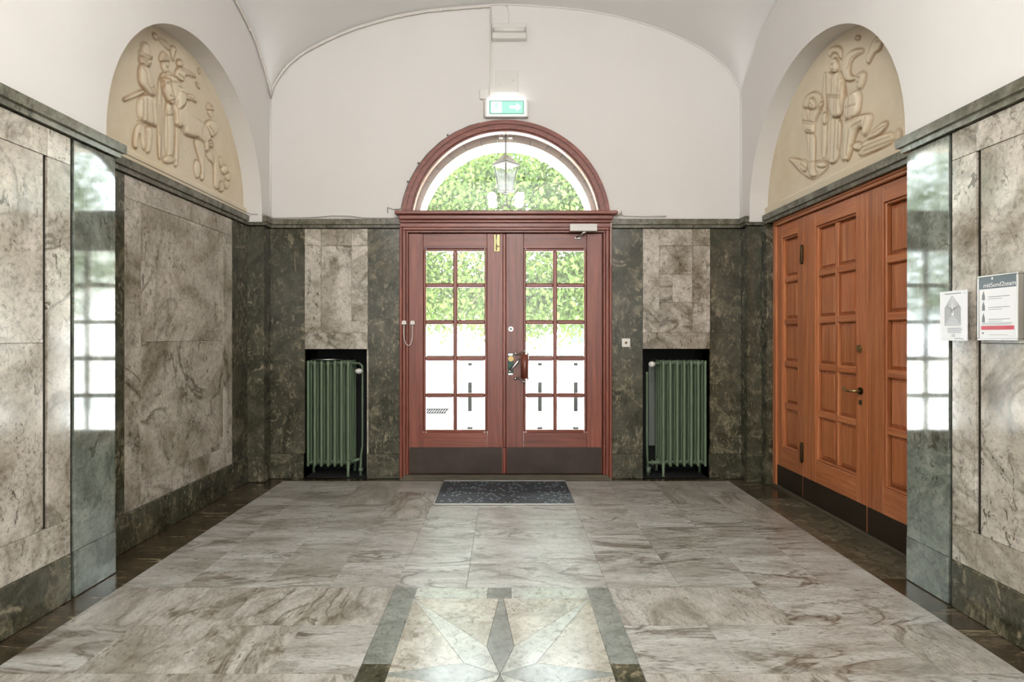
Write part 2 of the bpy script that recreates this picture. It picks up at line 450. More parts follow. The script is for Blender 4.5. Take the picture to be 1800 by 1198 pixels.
# vault
Z0 = 1.4+2.354
pa = np.array([(0,2.354),(.03,2.44),(.09,2.543),(.163,2.646),(.341,2.79),(.598,2.922),(.827,3.02),(1.245,3.14),(1.563,3.196),(2.05,3.237),(2.31,3.25)])
pb = np.array([(0,2.354),(.07,2.45),(.207,2.595),(.337,2.71),(.49,2.783),(.724,2.863),(1.2,2.98),(1.8,3.12),(2.4,3.21),(2.8,3.245),(3.0,3.25)])
def prof(tab, d):
    from_ = np.interp(np.sqrt(np.maximum(d,0)), np.sqrt(tab[:,0]), tab[:,1])
    return from_ + 1.4
def cz_x(x): return prof(pa, XM-abs(x))
def cz_y(y): return prof(pb, min(YB-y, max(6.0-(YB-y), 0)))
def vault_z(x, y):
    ra = max(cz_x(x)-Z0, 0); rb = max(cz_y(y)-Z0, 0)
    return Z0 + (ra**7 + rb**7)**(1/7)
xs = [XM*math.sin(PI/2*t) for t in np.linspace(-1, 1, 61)]
ys = [YB-3.0+3.0*math.sin(PI/2*t) for t in np.linspace(-1, 1, 61)]
vs = [(x, y, vault_z(x, y)) for y in ys for x in xs]
fs = [(j*61+i, j*61+i+1, (j+1)*61+i+1, (j+1)*61+i) for j in range(60) for i in range(60)]
mb = MB(); mb.add(vs, [tuple(reversed(f)) for f in fs], 0, True)
mb.box(-2.8, 2.8, -5.3, YB+0.7, 4.75, 4.9)
mb.box(-2.8, 2.8, -5.3, YB-6.0+0.02, 4.55, 4.75)
ceiling = mb.build('ceiling', M['ceiling'], kind='structure')
# plaster arrises
def edge_path_back(sg=1, off=0.004, n=60):
    return [(x, YB-off, cz_x(x)-off) for x in [XM*math.sin(PI/2*t)*0.998 for t in np.linspace(-1, 1, n)]]
def edge_path_side(sgn, off=0.004, y0=3.4, n=40):
    return [(sgn*(XM-off), YB-d, cz_y(YB-d)-off) for d in np.linspace(math.sqrt(0.004), math.sqrt(YB-y0), n)**2]
MB().tube(edge_path_back(), 0.009, 6).build('trim_1', M['plaster'], kind='structure')
for i, sgn in enumerate((-1, 1)):
    t_ = MB().tube(edge_path_side(sgn), 0.009, 6)
    t_.tube([(sgn*(XM-0.003), YB-0.003, 2.55), (sgn*(XM-0.003), YB-0.003, Z0)], 0.012, 6)
    t_.build('trim_%d' % (2+i), M['plaster'], kind='structure')

# ------------------------------------------------------------------ marble slabs
def slab(parent, kind, a0, a1, z0, z1, mat, face, th=0.03, g=0.0009, bev=0.0014, name='marble_slab'):
    """kind: 'L','R' side walls (a = Y) or 'B' back wall (a = X); face = coordinate of front face"""
    a0, a1 = min(a0,a1)+g, max(a0,a1)-g; z0 += g; z1 -= g
    mb = MB()
    if kind == 'L': mb.bbox(face-th, face, a0, a1, z0, z1, bev)
    elif kind == 'R': mb.bbox(face, face+th, a0, a1, z0, z1, bev)
    else: mb.bbox(a0, a1, face, face+th, z0, z1, bev)
    return mb.build(name, mat, parent)
LM, GM, PM = M['light_marble'], M['green_marble'], M['pilaster_marble']
def front_wall(kind, par, base, yf, y_p, y_s1, y_s2, y_s3, y_s4):
    sg = -1 if kind == 'L' else 1; F = sg*XM; T = 0.11
    # pilaster y_p..yf ; slot ; strip y_s2..y_s1 ; slot ; panel ..y_s4
    D = 0.16 if kind == 'L' else 0.26
    slab(par, kind, y_p, yf, ZP, ZC0, PM, F, D)
    slab(base, kind, y_p, yf, 0, ZP, PM, F-sg*0.006, D+0.006, bev=0.005)
    slab(base, kind, 1.2, y_s1, 0, ZP, GM, F-sg*0.006, T+0.006, bev=0.005)
    for (z0, z1) in ((ZP, 0.43), (0.43, 2.305), (2.305, ZC0)):
        slab(par, kind, y_s2, y_s1, z0, z1, LM, F, T)
    for (a, b) in ((1.2, y_s3),):
        slab(par, kind, a, b, ZP, 0.43, LM, F, T); slab(par, kind, a, b, 2.305, ZC0, LM, F, T)
    slab(par, kind, 1.2, y_s4, 0.43, 1.365, LM, F+sg*0.004, T); slab(par, kind, 1.2, y_s4, 1.365, 2.305, LM, F+sg*0.004, T)
    fx0, fx1 = F+sg*0.014, F+sg*0.1
    for a, b, z0, z1 in ((y_s1-0.003, y_p+0.003, 0.0, ZC0), (y_s4-0.003, y_s3+0.003, 0.43, 2.305)):
        MB().box(fx0, fx1, a, b, z0, z1).build('joint_filler', M['filler'], par)
    # towards the viewer, past the frame
    for y1, y0 in ((1.18, 0.86),):
        slab(par, kind, y0, y1, ZP, ZC0, PM, F, T); slab(base, kind, y0, y1, 0, ZP, GM, F-sg*0.006, T)
    for y1 in (0.84, -0.6, -2.0, -3.4):
        slab(par, kind, y1-1.4, y1, ZP, ZC0, LM, F, T); slab(base, kind, y1-1.4, y1, 0, ZP, GM, F-sg*0.006, T)
base_left = empty('baseboard_left', (0,0,0)); base_left['kind'] = 'structure'
base_right = empty('baseboard_right', (0,0,0)); base_right['kind'] = 'structure'
base_back = empty('baseboard_back', (0,0,0)); base_back['kind'] = 'structure'
front_wall('L', wall_left, base_left, YL, 3.043, 3.020, 2.868, 2.868, 2.846)
front_wall('R', wall_right, base_right, YRt, 2.966, 2.945, 2.795, 2.795, 2.772)
# left recess
F = -XR
slab(wall_left, 'L', YL+0.002, 3.687, ZP, ZC0, GM, F)
for y0, y1 in ((3.687, 3.853), (4.98, 5.135)):
    slab(wall_left, 'L', y0, y1, ZP, 2.30, LM, F); slab(wall_left, 'L', y0, y1, 2.30, ZC0, LM, F)
slab(wall_left, 'L', 3.853, 4.98, ZP, 0.42, LM, F); slab(wall_left, 'L', 3.853, 4.98, 2.30, ZC0, LM, F)
slab(wall_left, 'L', 3.853, 4.98, 0.42, 1.36, LM, F-0.003); slab(wall_left, 'L', 3.853, 4.98, 1.36, 2.30, LM, F-0.003)
slab(wall_left, 'L', 5.135, YE, ZP, ZC0, GM, F)
slab(base_left, 'L', YL+0.002, 4.42, 0, ZP, GM, F+0.008, 0.04, bev=0.005); slab(base_left, 'L', 4.42, YE, 0, ZP, GM, F+0.008, 0.04, bev=0.005)
slab(wall_left, 'L', YE, YB+0.02, ZP, ZC0, GM, -XM, 0.19)
slab(base_left, 'L', YE-0.006, YB+0.02, 0, ZP, GM, -XM+0.006, 0.19, bev=0.005)
MB().box(-2.66, -2.505, 3.2, YB+0.03, -0.1, 2.5).build('backing', M['dark_void'], wall_left)
# right rear cheek
slab(wall_right, 'R', YE, YB+0.02, ZP, ZC0, GM, XM, 0.30)
slab(base_right, 'R', YE-0.006, YB+0.02, 0, ZP, GM, XM-0.006, 0.30, bev=0.005)
slab(wall_right, 'R', 5.33, YE-0.002, ZP, ZC0, GM, 2.445, 0.2)
slab(base_right, 'R', 5.33, YE-0.008, 0, ZP, GM, 2.438, 0.2, bev=0.005)
# back wall
F = YB
def B(px0, px1, py0, py1, mat): slab(wall_back, 'B', bx(px0), bx(px1), bz(py1), bz(py0), mat, F)
gz1 = ZC0
def Bz(x0, x1, z0, z1, mat, par=None, face=None, th=0.03, bev=0.0014): return slab(par or wall_back, 'B', x0, x1, z0, z1, mat, YB if face is None else face, th, bev=bev)
XJ = 1.028
Bz(-XM, -1.972, ZP, ZC0, GM); Bz(-1.352, -XJ, ZP, ZC0, GM)
Bz(-1.972, -1.352, 1.27, 1.432, LM)
for x0, x1 in ((-1.972, -1.81), (-1.81, -1.513), (-1.513, -1.352)):
    Bz(x0, x1, 1.432, 2.284, LM, face=YB+(0.003 if x0 == -1.81 else 0)); Bz(x0, x1, 2.284, ZC0, LM)
Bz(XJ, 1.344, ZP, ZC0, GM); Bz(2.004, XM, ZP, ZC0, GM)
Bz(1.344, 2.004, 1.272, 1.434, LM)
Bz(1.344, 1.508, 1.434, ZC0, LM); Bz(1.508, 1.83, 2.284, ZC0, LM); Bz(1.83, 2.004, 2.284, ZC0, LM)
Bz(1.83, 2.004, 1.434, 2.284, LM)
Bz(1.508, 1.83, 2.004, 2.284, LM, face=YB+0.003); Bz(1.508, 1.635, 1.73, 2.004, LM, face=YB+0.003); Bz(1.635, 1.83, 1.73, 2.004, LM, face=YB+0.003)
Bz(1.508, 1.83, 1.434, 1.73, LM, face=YB+0.003)
for x0, x1 in ((-XM, -1.985), (-1.361, -XJ), (XJ, 1.344), (1.996, XM)):
    Bz(x0, x1, 0, ZP, GM, base_back, YB-0.006, 0.036, 0.005)
# pale edge strips of the left radiator niche
MB().bbox(-1.361, -1.345, YB-0.004, YB+0.03, 0.03, 1.27, 0.002).build('edge_strip', M['floor_beige'], wall_back)

# ------------------------------------------------------------------ cornice (trim)
def sweep(path, prof_, name, mat, side, kind='structure'):
    """path: plan polyline of wall faces; prof_: (out, z) closed outline; side=+1 -> 'out' is to the right of travel"""
    P = [Vector((x, y)) for x, y in path]; n = len(P); rings = []
    for i in range(n):
        ds = []
        if i > 0: ds.append((P[i]-P[i-1]).normalized())
        if i < n-1: ds.append((P[i+1]-P[i]).normalized())
        ns = [Vector((d.y, -d.x))*side for d in ds]
        if len(ns) == 2:
            m = (ns[0]+ns[1]); m = m/ (m.length_squared) * 2 if m.length > 1e-6 else ns[0]
        else: m = ns[0]
        rings.append([(P[i].x+m.x*o, P[i].y+m.y*o, z) for o, z in prof_])
    k = len(prof_); vs = [v for r in rings for v in r]; fs = []
    for i in range(n-1):
        for j in range(k):
            l = (j+1) % k
            f = (i*k+j, i*k+l, (i+1)*k+l, (i+1)*k+j)
            fs.append(f)
    fs.append(tuple(range(k))); fs.append(tuple((n-1)*k+j for j in range(k-1,-1,-1)))
    o = MB().add(vs, fs).build(name, mat, kind=kind)
    import bmesh
    bm = bmesh.new(); bm.from_mesh(o.data); bmesh.ops.recalc_face_normals(bm, faces=bm.faces); bm.to_mesh(o.data); bm.free()
    return o
cp = [(-0.05, ZC0+0.006), (0.020, ZC0+0.006), (0.022, ZC0+0.032), (0.026, ZC0+0.034), (0.040, ZC0+0.037), (0.042, ZC1-0.003), (0.039, ZC1), (-0.05, ZC1)]
CM = M['cornice_marble']
sweep([(-XM, -5.1), (-XM, YL), (-XR, YL), (-XR, YE), (-XM, YE), (-XM, YB), (-XJ+0.01, YB)], cp, 'trim_4', CM, 1)
sweep([(XM, -5.1), (XM, YRt), (XR, YRt), (XR, YE), (XM, YE), (XM, YB), (XJ-0.01, YB)], cp, 'trim_5', CM, -1)
# solid ledges behind the recess cornices / lintel over the right-hand door
lb = MB().box(XR+0.0, 2.66, YRt, YE+0.1, ZC0+0.004, ZC1).build('door_lintel', CM, wall_right)
MB().box(-2.66, -XR, YL, YE+0.1, ZC0+0.004, ZC1).build('cornice_ledge', CM, wall_left)

# ------------------------------------------------------------------ floor tiles
def poly_tile(pts, mat, name='floor_tile', top=0.0, g=0.0007, th=0.012, parent=None):
    """flat polygon tile, inset by g, with a small chamfer"""
    P = [Vector(p) for p in pts]
    area = sum(P[i].x*P[(i+1)%len(P)].y - P[(i+1)%len(P)].x*P[i].y for i in range(len(P)))
    if area < 0: P.reverse()
    def inset(P, d):
        out = []
        n = len(P)
        for i in range(n):
            e0 = (P[i]-P[i-1]).normalized(); e1 = (P[(i+1)%n]-P[i]).normalized()
            n0 = Vector((-e0.y, e0.x)); n1 = Vector((-e1.y, e1.x)); m = n0+n1
            out.append(P[i] + m/max(m.length_squared, 0.15)*2*d)
        return out
    A = inset(P, g); Bq = inset(P, g+0.0006); n = len(P)
    vs = [(v.x, v.y, top-th) for v in A] + [(v.x, v.y, top-0.0005) for v in A] + [(v.x, v.y, top) for v in Bq]
    fs = [tuple(2*n+i for i in range(n))]
    for i in range(n):
        j = (i+1) % n
        fs += [(i, j, n+j, n+i), (n+i, n+j, 2*n+j, 2*n+i)]
    return MB().add(vs, fs).build(name, mat, parent or floor)
def rect(x0, x1, y0, y1): return [(x0,y0),(x1,y0),(x1,y1),(x0,y1)]
FM, FMB = M['floor_marble'], M['floor_marble_b']
XF = 2.15
SY0, SY1 = 1.55, 3.165; SX0, SX1 = -0.615, 0.570
colsL = [-XF, -1.80, -1.37, -0.985, SX0]; colsR = [SX1, 0.975, 1.40, 1.80, XF]
rows_a = [5.49, 4.74, 3.955, 3.167, 2.755, 2.36, 1.95, 1.55, 0.8, 0.0]
rows_b = [5.49, 5.12, 4.36, 3.52, 3.167, 2.755, 2.36, 1.95, 1.55, 0.8, 0.0]
for cols in (colsL, colsR):
    # behind 3.167: longitudinal slabs; nearer: wide slabs merged by two columns
    for k in range(4):
        r = [v for v in (rows_a if (k % 2 == 0) else rows_b) if v >= 3.16]
        for a, b in zip(r[:-1], r[1:]):
            poly_tile(rect(cols[k], cols[k+1], b, a), FM if (k+int(a*3)) % 3 else FMB)
    near = [3.167, 2.755, 2.36, 1.95, 1.55, 0.8, 0.0]
    for q, (a, b) in enumerate(zip(near[:-1], near[1:])):
        cc = [cols[0], cols[2], cols[4]] if q % 2 == 0 else [cols[0], cols[1], cols[3], cols[4]]
        for c0, c1 in zip(cc[:-1], cc[1:]): poly_tile(rect(c0, c1, b, a), FM if (q+int(c0*5)) % 2 else FMB)
# centre field in front of the door
for x0, x1, rr in ((SX0, -0.22, [5.49, 4.74, 3.955, 3.167]), (-0.22, SX1, [5.49, 5.12, 4.36, 3.94, 3.50, 3.167])):
    for a, b in zip(rr[:-1], rr[1:]): poly_tile(rect(x0, x1, b, a), FM)
poly_tile(rect(SX0, SX1, 0.0, SY0), FM)
# dark border strips
FD, FG, FP, FB = M['floor_dark'], M['floor_green'], M['floor_pale'], M['floor_beige']
for sg in (-1, 1):
    yb = [5.60, 4.9, 4.3, 3.7, 3.28, 2.9, 2.4, 1.6, 0.8, 0.0]
    for a, b in zip(yb[:-1], yb[1:]):
        if sg == 1 and b >= 3.27 and a <= 4.95:
            poly_tile([(sg*XF, b), (sg*2.60, b), (sg*2.60, a), (sg*XF, a)], M['floor_olive'])
        else:
            poly_tile([(sg*XF, b), (sg*2.60, b), (sg*2.60, a), (sg*XF, a)], FD)
for a, b in ((-XF, -1.2), (-1.2, 0.0), (0.0, 1.2), (1.2, XF)): poly_tile(rect(a, b, 5.49, 5.60), FD)
poly_tile(rect(-2.6, 2.6, -5.1, 0.0), FM)
# star inlay
ix0, ix1, iy0, iy1 = -0.49, 0.447, 1.685, 3.035
C = Vector((-0.024, 2.357))
cx = C.x
poly_tile(rect(SX0, ix0, iy1, SY1), FG); poly_tile(rect(ix1, SX1, iy1, SY1), FG)
poly_tile(rect(ix0, cx-0.075, iy1, SY1), FP); poly_tile(rect(cx-0.075, cx+0.055, iy1, SY1), FG); poly_tile(rect(cx+0.055, ix1, iy1, SY1), FP)
for x0, x1 in ((SX0, ix0), (ix1, SX1)):
    poly_tile(rect(x0, x1, 2.43, iy1), FG); poly_tile(rect(x0, x1, 2.28, 2.43), GM); poly_tile(rect(x0, x1, iy0, 2.28), FG)
poly_tile(rect(SX0, SX1, SY0, iy0), FG)
for sy in (1, -1):
    yt = iy1 if sy == 1 else iy0
    top = Vector((C.x, yt))
    for sx in (1, -1):
        xe = ix1 if sx == 1 else ix0
        nA = C + Vector((sx*0.062, sy*0.21)); nB = C + Vector((sx*0.155, sy*0.08))
        corner = Vector((xe, yt)); tip = Vector((xe, C.y))
        poly_tile([C, nA, corner, nB], FP)               # diagonal ray
        poly_tile([top+Vector((sx*0.012,0)), corner, nA], FB)
        poly_tile([corner, tip+Vector((0, sy*0.012)), nB], FB)
    nA1 = C + Vector((0.062, sy*0.21)); nA2 = C + Vector((-0.062, sy*0.21))
    poly_tile([C, nA1, top+Vector((0.012,0)), top-Vector((0.012,0)), nA2], FG)
for sx in (1, -1):
    xe = ix1 if sx == 1 else ix0; tip = Vector((xe, C.y))
    poly_tile([C, C+Vector((sx*0.155, 0.08)), tip+Vector((0,0.012)), tip-Vector((0,0.012)), C+Vector((sx*0.155,-0.08))], FG)

# ------------------------------------------------------------------ reliefs
def relief(sgn, polys, lines, crop, name, label):
    """polys: (list of points, height) ; crop maps survey points onto the wall plane"""
    X = sgn*(XR+0.012)
    s_, px0, py0 = crop
    def pt(c):
        px = px0 + c[0]/s_; py = py0 + c[1]/s_
        Y = abs(X)*1000/abs(px-889)
        return (Y, 1.4-(py-590)*Y/1000)
    Y0, Y1, ZA, ZB = AYC-1.1, AYC+1.1, 2.50, 3.66
    st = 0.0050
    ny = int((Y1-Y0)/st)+1; nz = int((ZB-ZA)/st)+1
    gy, gz = np.meshgrid(np.linspace(Y0, Y1, ny), np.linspace(ZA, ZB, nz))
    H = np.zeros_like(gy); pat = np.zeros_like(gy)
    def sdf(P):
        P = np.array(P); d = np.full(gy.shape, 1e9); ins = np.zeros(gy.shape, bool)
        for i in range(len(P)):
            a = P[i]; b = P[(i+1) % len(P)]; e = b-a; L = (e@e)+1e-12
            t = np.clip(((gy-a[0])*e[0]+(gz-a[1])*e[1])/L, 0, 1)
            d = np.minimum(d, np.hypot(gy-(a[0]+t*e[0]), gz-(a[1]+t*e[1])))
            cond = ((a[1] > gz) != (b[1] > gz))
            with np.errstate(divide='ignore', invalid='ignore'):
                xi = (b[0]-a[0])*(gz-a[1])/((b[1]-a[1]) if b[1] != a[1] else 1e-9)+a[0]
            ins ^= cond & (gy < xi)
        return np.where(ins, d, -d)
    def smooth(P, it=2):
        for _ in range(it):
            Q = []
            for i in range(len(P)):
                a = np.array(P[i]); b = np.array(P[(i+1) % len(P)])
                Q += [tuple(a*0.75+b*0.25), tuple(a*0.25+b*0.75)]
            P = Q
        return P
    for item in polys:
        pts, h = item[0], item[1]
        d = sdf(smooth([pt(c) for c in pts], 2))
        h = h*0.9; r = h*0.55
        t = np.clip(d/r, 0, 1); dome = h*(0.5*np.sqrt(np.clip(1-(1-t)**2, 0, 1)) + 0.5*np.sqrt(np.clip(1-(1-np.clip(d/0.05, 0, 1))**2, 0, 1)))
        H = np.where(d > 0, np.maximum(H*0.35+dome, dome), H)
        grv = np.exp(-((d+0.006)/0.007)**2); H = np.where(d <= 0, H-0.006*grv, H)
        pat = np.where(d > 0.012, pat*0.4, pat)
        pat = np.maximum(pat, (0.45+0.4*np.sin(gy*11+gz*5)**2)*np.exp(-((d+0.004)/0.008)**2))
    for ln_, dep in lines:
        dep *= 1.25
        P = [pt(c) for c in ln_]; d = np.full(gy.shape, 1e9)
        for a, b in zip(P[:-1], P[1:]):
            a = np.array(a); b = np.array(b); e = b-a; t = np.clip(((gy-a[0])*e[0]+(gz-a[1])*e[1])/(e@e+1e-12), 0, 1)
            d = np.minimum(d, np.hypot(gy-(a[0]+t*e[0]), gz-(a[1]+t*e[1])))
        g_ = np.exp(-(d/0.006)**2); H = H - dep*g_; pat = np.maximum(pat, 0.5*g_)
    from mathutils import noise as mn
    rough_ = rng.normal(size=(nz//4+3, ny//4+3))
    rz = np.linspace(0, rough_.shape[0]-1.001, nz); ry = np.linspace(0, rough_.shape[1]-1.001, ny)
    a_ = rz.astype(int)[:, None]; b_ = ry.astype(int)[None, :]; fa = (rz-rz.astype(int))[:, None]; fb = (ry-ry.astype(int))[None, :]
    H = H + 0.0009*(rough_[a_, b_]*(1-fa)*(1-fb)+rough_[a_+1, b_]*fa*(1-fb)+rough_[a_, b_+1]*(1-fa)*fb+rough_[a_+1, b_+1]*fa*fb)
    # fillets & a few carved folds
    wob = np.sin(gy*9+np.sin(gz*7))*0.0015
    H = H + wob
    # rounded ledge along the bottom
    led = np.clip((2.625-gz)/0.02, 0, 1); H = np.maximum(H, led*0.028)
    xs_ = X - sgn*H
    vs = np.stack([xs_, gy, gz], -1).reshape(-1, 3)
    i = np.arange(nz-1)[:,None]*ny + np.arange(ny-1)[None,:]
    q = np.stack([i, i+1, i+ny+1, i+ny], -1).reshape(-1, 4)
    if sgn > 0: q = q[:, ::-1]
    me = bpy.data.meshes.new(name); me.from_pydata(vs.tolist(), [], q.tolist())
    me.polygons.foreach_set('use_smooth', [True]*len(q))
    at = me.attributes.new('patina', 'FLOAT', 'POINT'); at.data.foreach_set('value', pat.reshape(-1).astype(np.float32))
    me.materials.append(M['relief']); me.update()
    o = bpy.data.objects.new(name, me); COL.objects.link(o)
    tag(o, label, 'relief')
    return move_origin(o, (X, AYC, 2.5))
def blob(cx, cy, rx, ry, n=10): return [(cx+rx*math.cos(2*PI*k/n), cy+ry*math.sin(2*PI*k/n)) for k in range(n)]
h1, h2, h3 = 0.030, 0.020, 0.040
left_polys = [
 ([(325,330),(352,330),(350,860),(322,850)], 0.014),
 ([(370,480),(425,470),(428,860),(372,850)], 0.018),
 (blob(395,865,38,24), 0.02),
 ([(342,300),(400,285),(436,312),(450,350),(340,350)], h2),
 ([(342,215),(398,218),(390,262),(382,288),(366,290),(350,258)], h2),
 ([(354,152),(376,160),(392,184),(402,216),(370,212),(338,218),(333,190)], h1),
 ([(495,440),(540,433),(575,458),(580,488),(560,480),(545,468),(500,468)], h2),
 ([(232,400),(100,462),(97,476),(120,474),(240,425)], 0.016),
 ([(190,625),(246,636),(242,800),(222,792),(210,700),(196,690),(188,740),(186,792),(160,780),(164,700)], h2),
 ([(240,640),(292,655),(275,822),(238,815)], h2),
 ([(192,440),(300,440),(312,560),(318,652),(286,636),(188,606)], h1),
 ([(205,232),(248,240),(272,290),(278,368),(308,384),(312,420),(290,455),(262,432),(235,398),(205,370),(194,310)], h1),
 ([(205,180),(268,200),(278,225),(272,245),(250,252),(215,240),(200,215)], h1),
 ([(216,90),(262,102),(270,150),(292,196),(268,208),(205,186),(203,152),(216,146)], h1),
 ([(570,860),(600,880),(602,960),(580,995),(560,930)], h2),
 ([(436,620),(470,640),(458,800),(450,905),(428,905),(436,780)], h2),
 ([(560,715),(625,715),(640,800),(622,880),(634,990),(600,1002),(604,880),(574,800)], h2),
 ([(425,430),(460,372),(492,440),(515,540),(560,588),(620,618),(652,680),(672,760),(640,832),(618,740),(560,716),(498,702),(478,645),(436,650),(422,560)], h3),
 ([(362,316),(400,308),(440,326),(470,368),(482,430),(486,500),(440,540),(425,480),(410,410),(385,350)], h3),
 ([(346,322),(352,296),(362,300),(366,328)], 0.02),
 ([(342,330),(362,318),(384,334),(398,380),(410,440),(416,474),(408,494),(392,492),(378,468),(362,430),(346,380)], 0.046),
 ([(660,488),(690,520),(697,542),(645,536),(648,505)], h2),
 ([(650,538),(697,542),(682,590),(662,578)], h2),
 ([(632,620),(670,600),(715,622),(716,680),(676,722),(640,680)], h1),
 ([(640,732),(690,742),(692,785),(638,775)], h2),
 ([(636,782),(690,784),(722,860),(730,960),(728,1062),(690,1046),(696,890),(650,860)], h2),
 (blob(740,1040,22,34), 0.016), (blob(735,880,16,34), 0.016), (blob(762,930,22,30), 0.02), (blob(785,975,18,28), 0.018), (blob(775,1028,20,26), 0.016),
 ([(290,30),(320,40),(326,74),(300,66)], 0.014),
 ([(330,60),(400,100),(408,150),(372,120),(340,84)], 0.018),
 ([(410,112),(450,136),(436,160),(432,215),(416,200),(408,150)], 0.018),
 ([(462,204),(490,215),(488,250),(455,248),(446,225)], h2),
 ([(455,252),(490,262),(575,312),(572,324),(500,300),(495,345),(470,345),(432,310)], h2),
 (blob(598,280,7,14), 0.012), ([(575,352),(604,378),(600,398),(582,380)], 0.014),
]
left_lines = [([(205,160),(240,178),(285,200)],0.006),([(218,100),(212,150)],0.004),([(248,98),(258,160)],0.004),([(208,205),(240,215),(250,240)],0.006),([(215,215),(225,240)],0.004),([(228,215),(236,240)],0.004),
 ([(250,212),(258,208)],0.005),([(258,232),(268,230)],0.004),([(205,240),(232,290),(238,350),(262,395),(285,440)],0.006),([(262,395),(300,378)],0.005),([(268,410),(304,395)],0.004),([(275,425),(306,415)],0.004),
 ([(195,445),(250,432),(300,442)],0.005),([(215,460),(212,600)],0.003),([(270,460),(282,630)],0.003),([(240,460),(240,610)],0.003),([(190,608),(240,618),(290,640),(316,652)],0.007),([(232,640),(236,800)],0.006),
 ([(338,196),(400,198)],0.005),([(340,182),(392,184)],0.004),([(345,170),(384,172)],0.003),([(365,228),(372,236)],0.005),([(372,255),(382,254)],0.004),([(352,215),(350,258),(366,290)],0.005),
 ([(342,330),(342,860)],0.004),([(330,500),(332,700)],0.003),([(380,480),(384,840)],0.004),([(410,480),(412,600)],0.003),([(372,575),(428,570)],0.006),
 ([(400,312),(448,345),(474,410),(480,470)],0.006),([(420,330),(436,345)],0.004),([(430,350),(450,362)],0.004),([(436,380),(460,392)],0.004),([(440,410),(466,424)],0.004),([(358,362),(366,358),(372,366)],0.008),([(392,474),(410,470)],0.006),([(380,440),(398,452)],0.004),([(370,340),(392,400),(396,440)],0.004),
 ([(430,470),(436,560),(445,640)],0.004),([(500,700),(545,712),(575,715)],0.005),([(620,618),(600,660),(598,700)],0.004),([(448,660),(446,880)],0.003),
 ([(650,512),(692,518)],0.004),([(655,500),(688,506)],0.003),([(668,556),(676,560)],0.004),([(650,640),(690,700)],0.004),([(640,756),(690,762)],0.005),([(690,850),(694,1030)],0.006),([(670,800),(680,860)],0.003),
 ([(350,76),(395,120)],0.004),([(440,140),(420,200)],0.004),([(470,270),(560,316)],0.003),([(455,300),(490,330)],0.004),([(510,448),(560,462)],0.004)]
right_lines = [([(432,258),(425,300),(440,335)],0.005),([(442,290),(452,296)],0.006),([(456,285),(452,310)],0.004),([(445,325),(460,324)],0.004),([(478,270),(478,320)],0.004),([(440,350),(452,362),(470,352)],0.005),
 ([(420,360),(416,480)],0.004),([(490,360),(496,460)],0.004),([(425,482),(500,486)],0.006),([(428,496),(500,498)],0.005),([(452,380),(454,470)],0.003),([(440,500),(440,610)],0.004),([(470,505),(466,612)],0.004),
 ([(436,622),(430,880)],0.004),([(462,625),(452,880)],0.004),([(485,625),(474,820)],0.004),([(384,360),(376,860)],0.004),([(505,400),(506,800)],0.004),([(610,215),(560,250),(535,320)],0.004),([(700,140),(670,220)],0.004),([(716,150),(736,150)],0.005),
 ([(600,370),(620,376)],0.005),([(604,400),(614,402)],0.004),([(540,560),(600,540)],0.004),([(560,480),(556,600)],0.003),([(540,660),(620,620)],0.005),([(660,620),(636,720)],0.005),([(560,700),(540,860)],0.005),([(580,680),(640,640)],0.004),
 ([(310,530),(318,534)],0.006),([(324,548),(330,548)],0.004),([(300,500),(290,560)],0.004),([(262,640),(330,652)],0.007),([(264,654),(328,664)],0.005),([(285,580),(300,636)],0.004),([(312,580),(310,640)],0.004),([(345,560),(376,530)],0.005),([(300,722),(304,940)],0.005),([(285,700),(312,705)],0.005),
 ([(620,810),(800,740)],0.004),([(640,830),(810,764)],0.004),([(690,720),(770,672)],0.004),([(842,705),(842,760)],0.006),([(240,900),(300,960)],0.004),([(330,900),(400,890)],0.005)]
relief(-1, left_polys, left_lines, (3.744, 190, 50), 'wall_relief', 'cream plaster lunette relief of a hatted king facing a horse, above the marble panel')
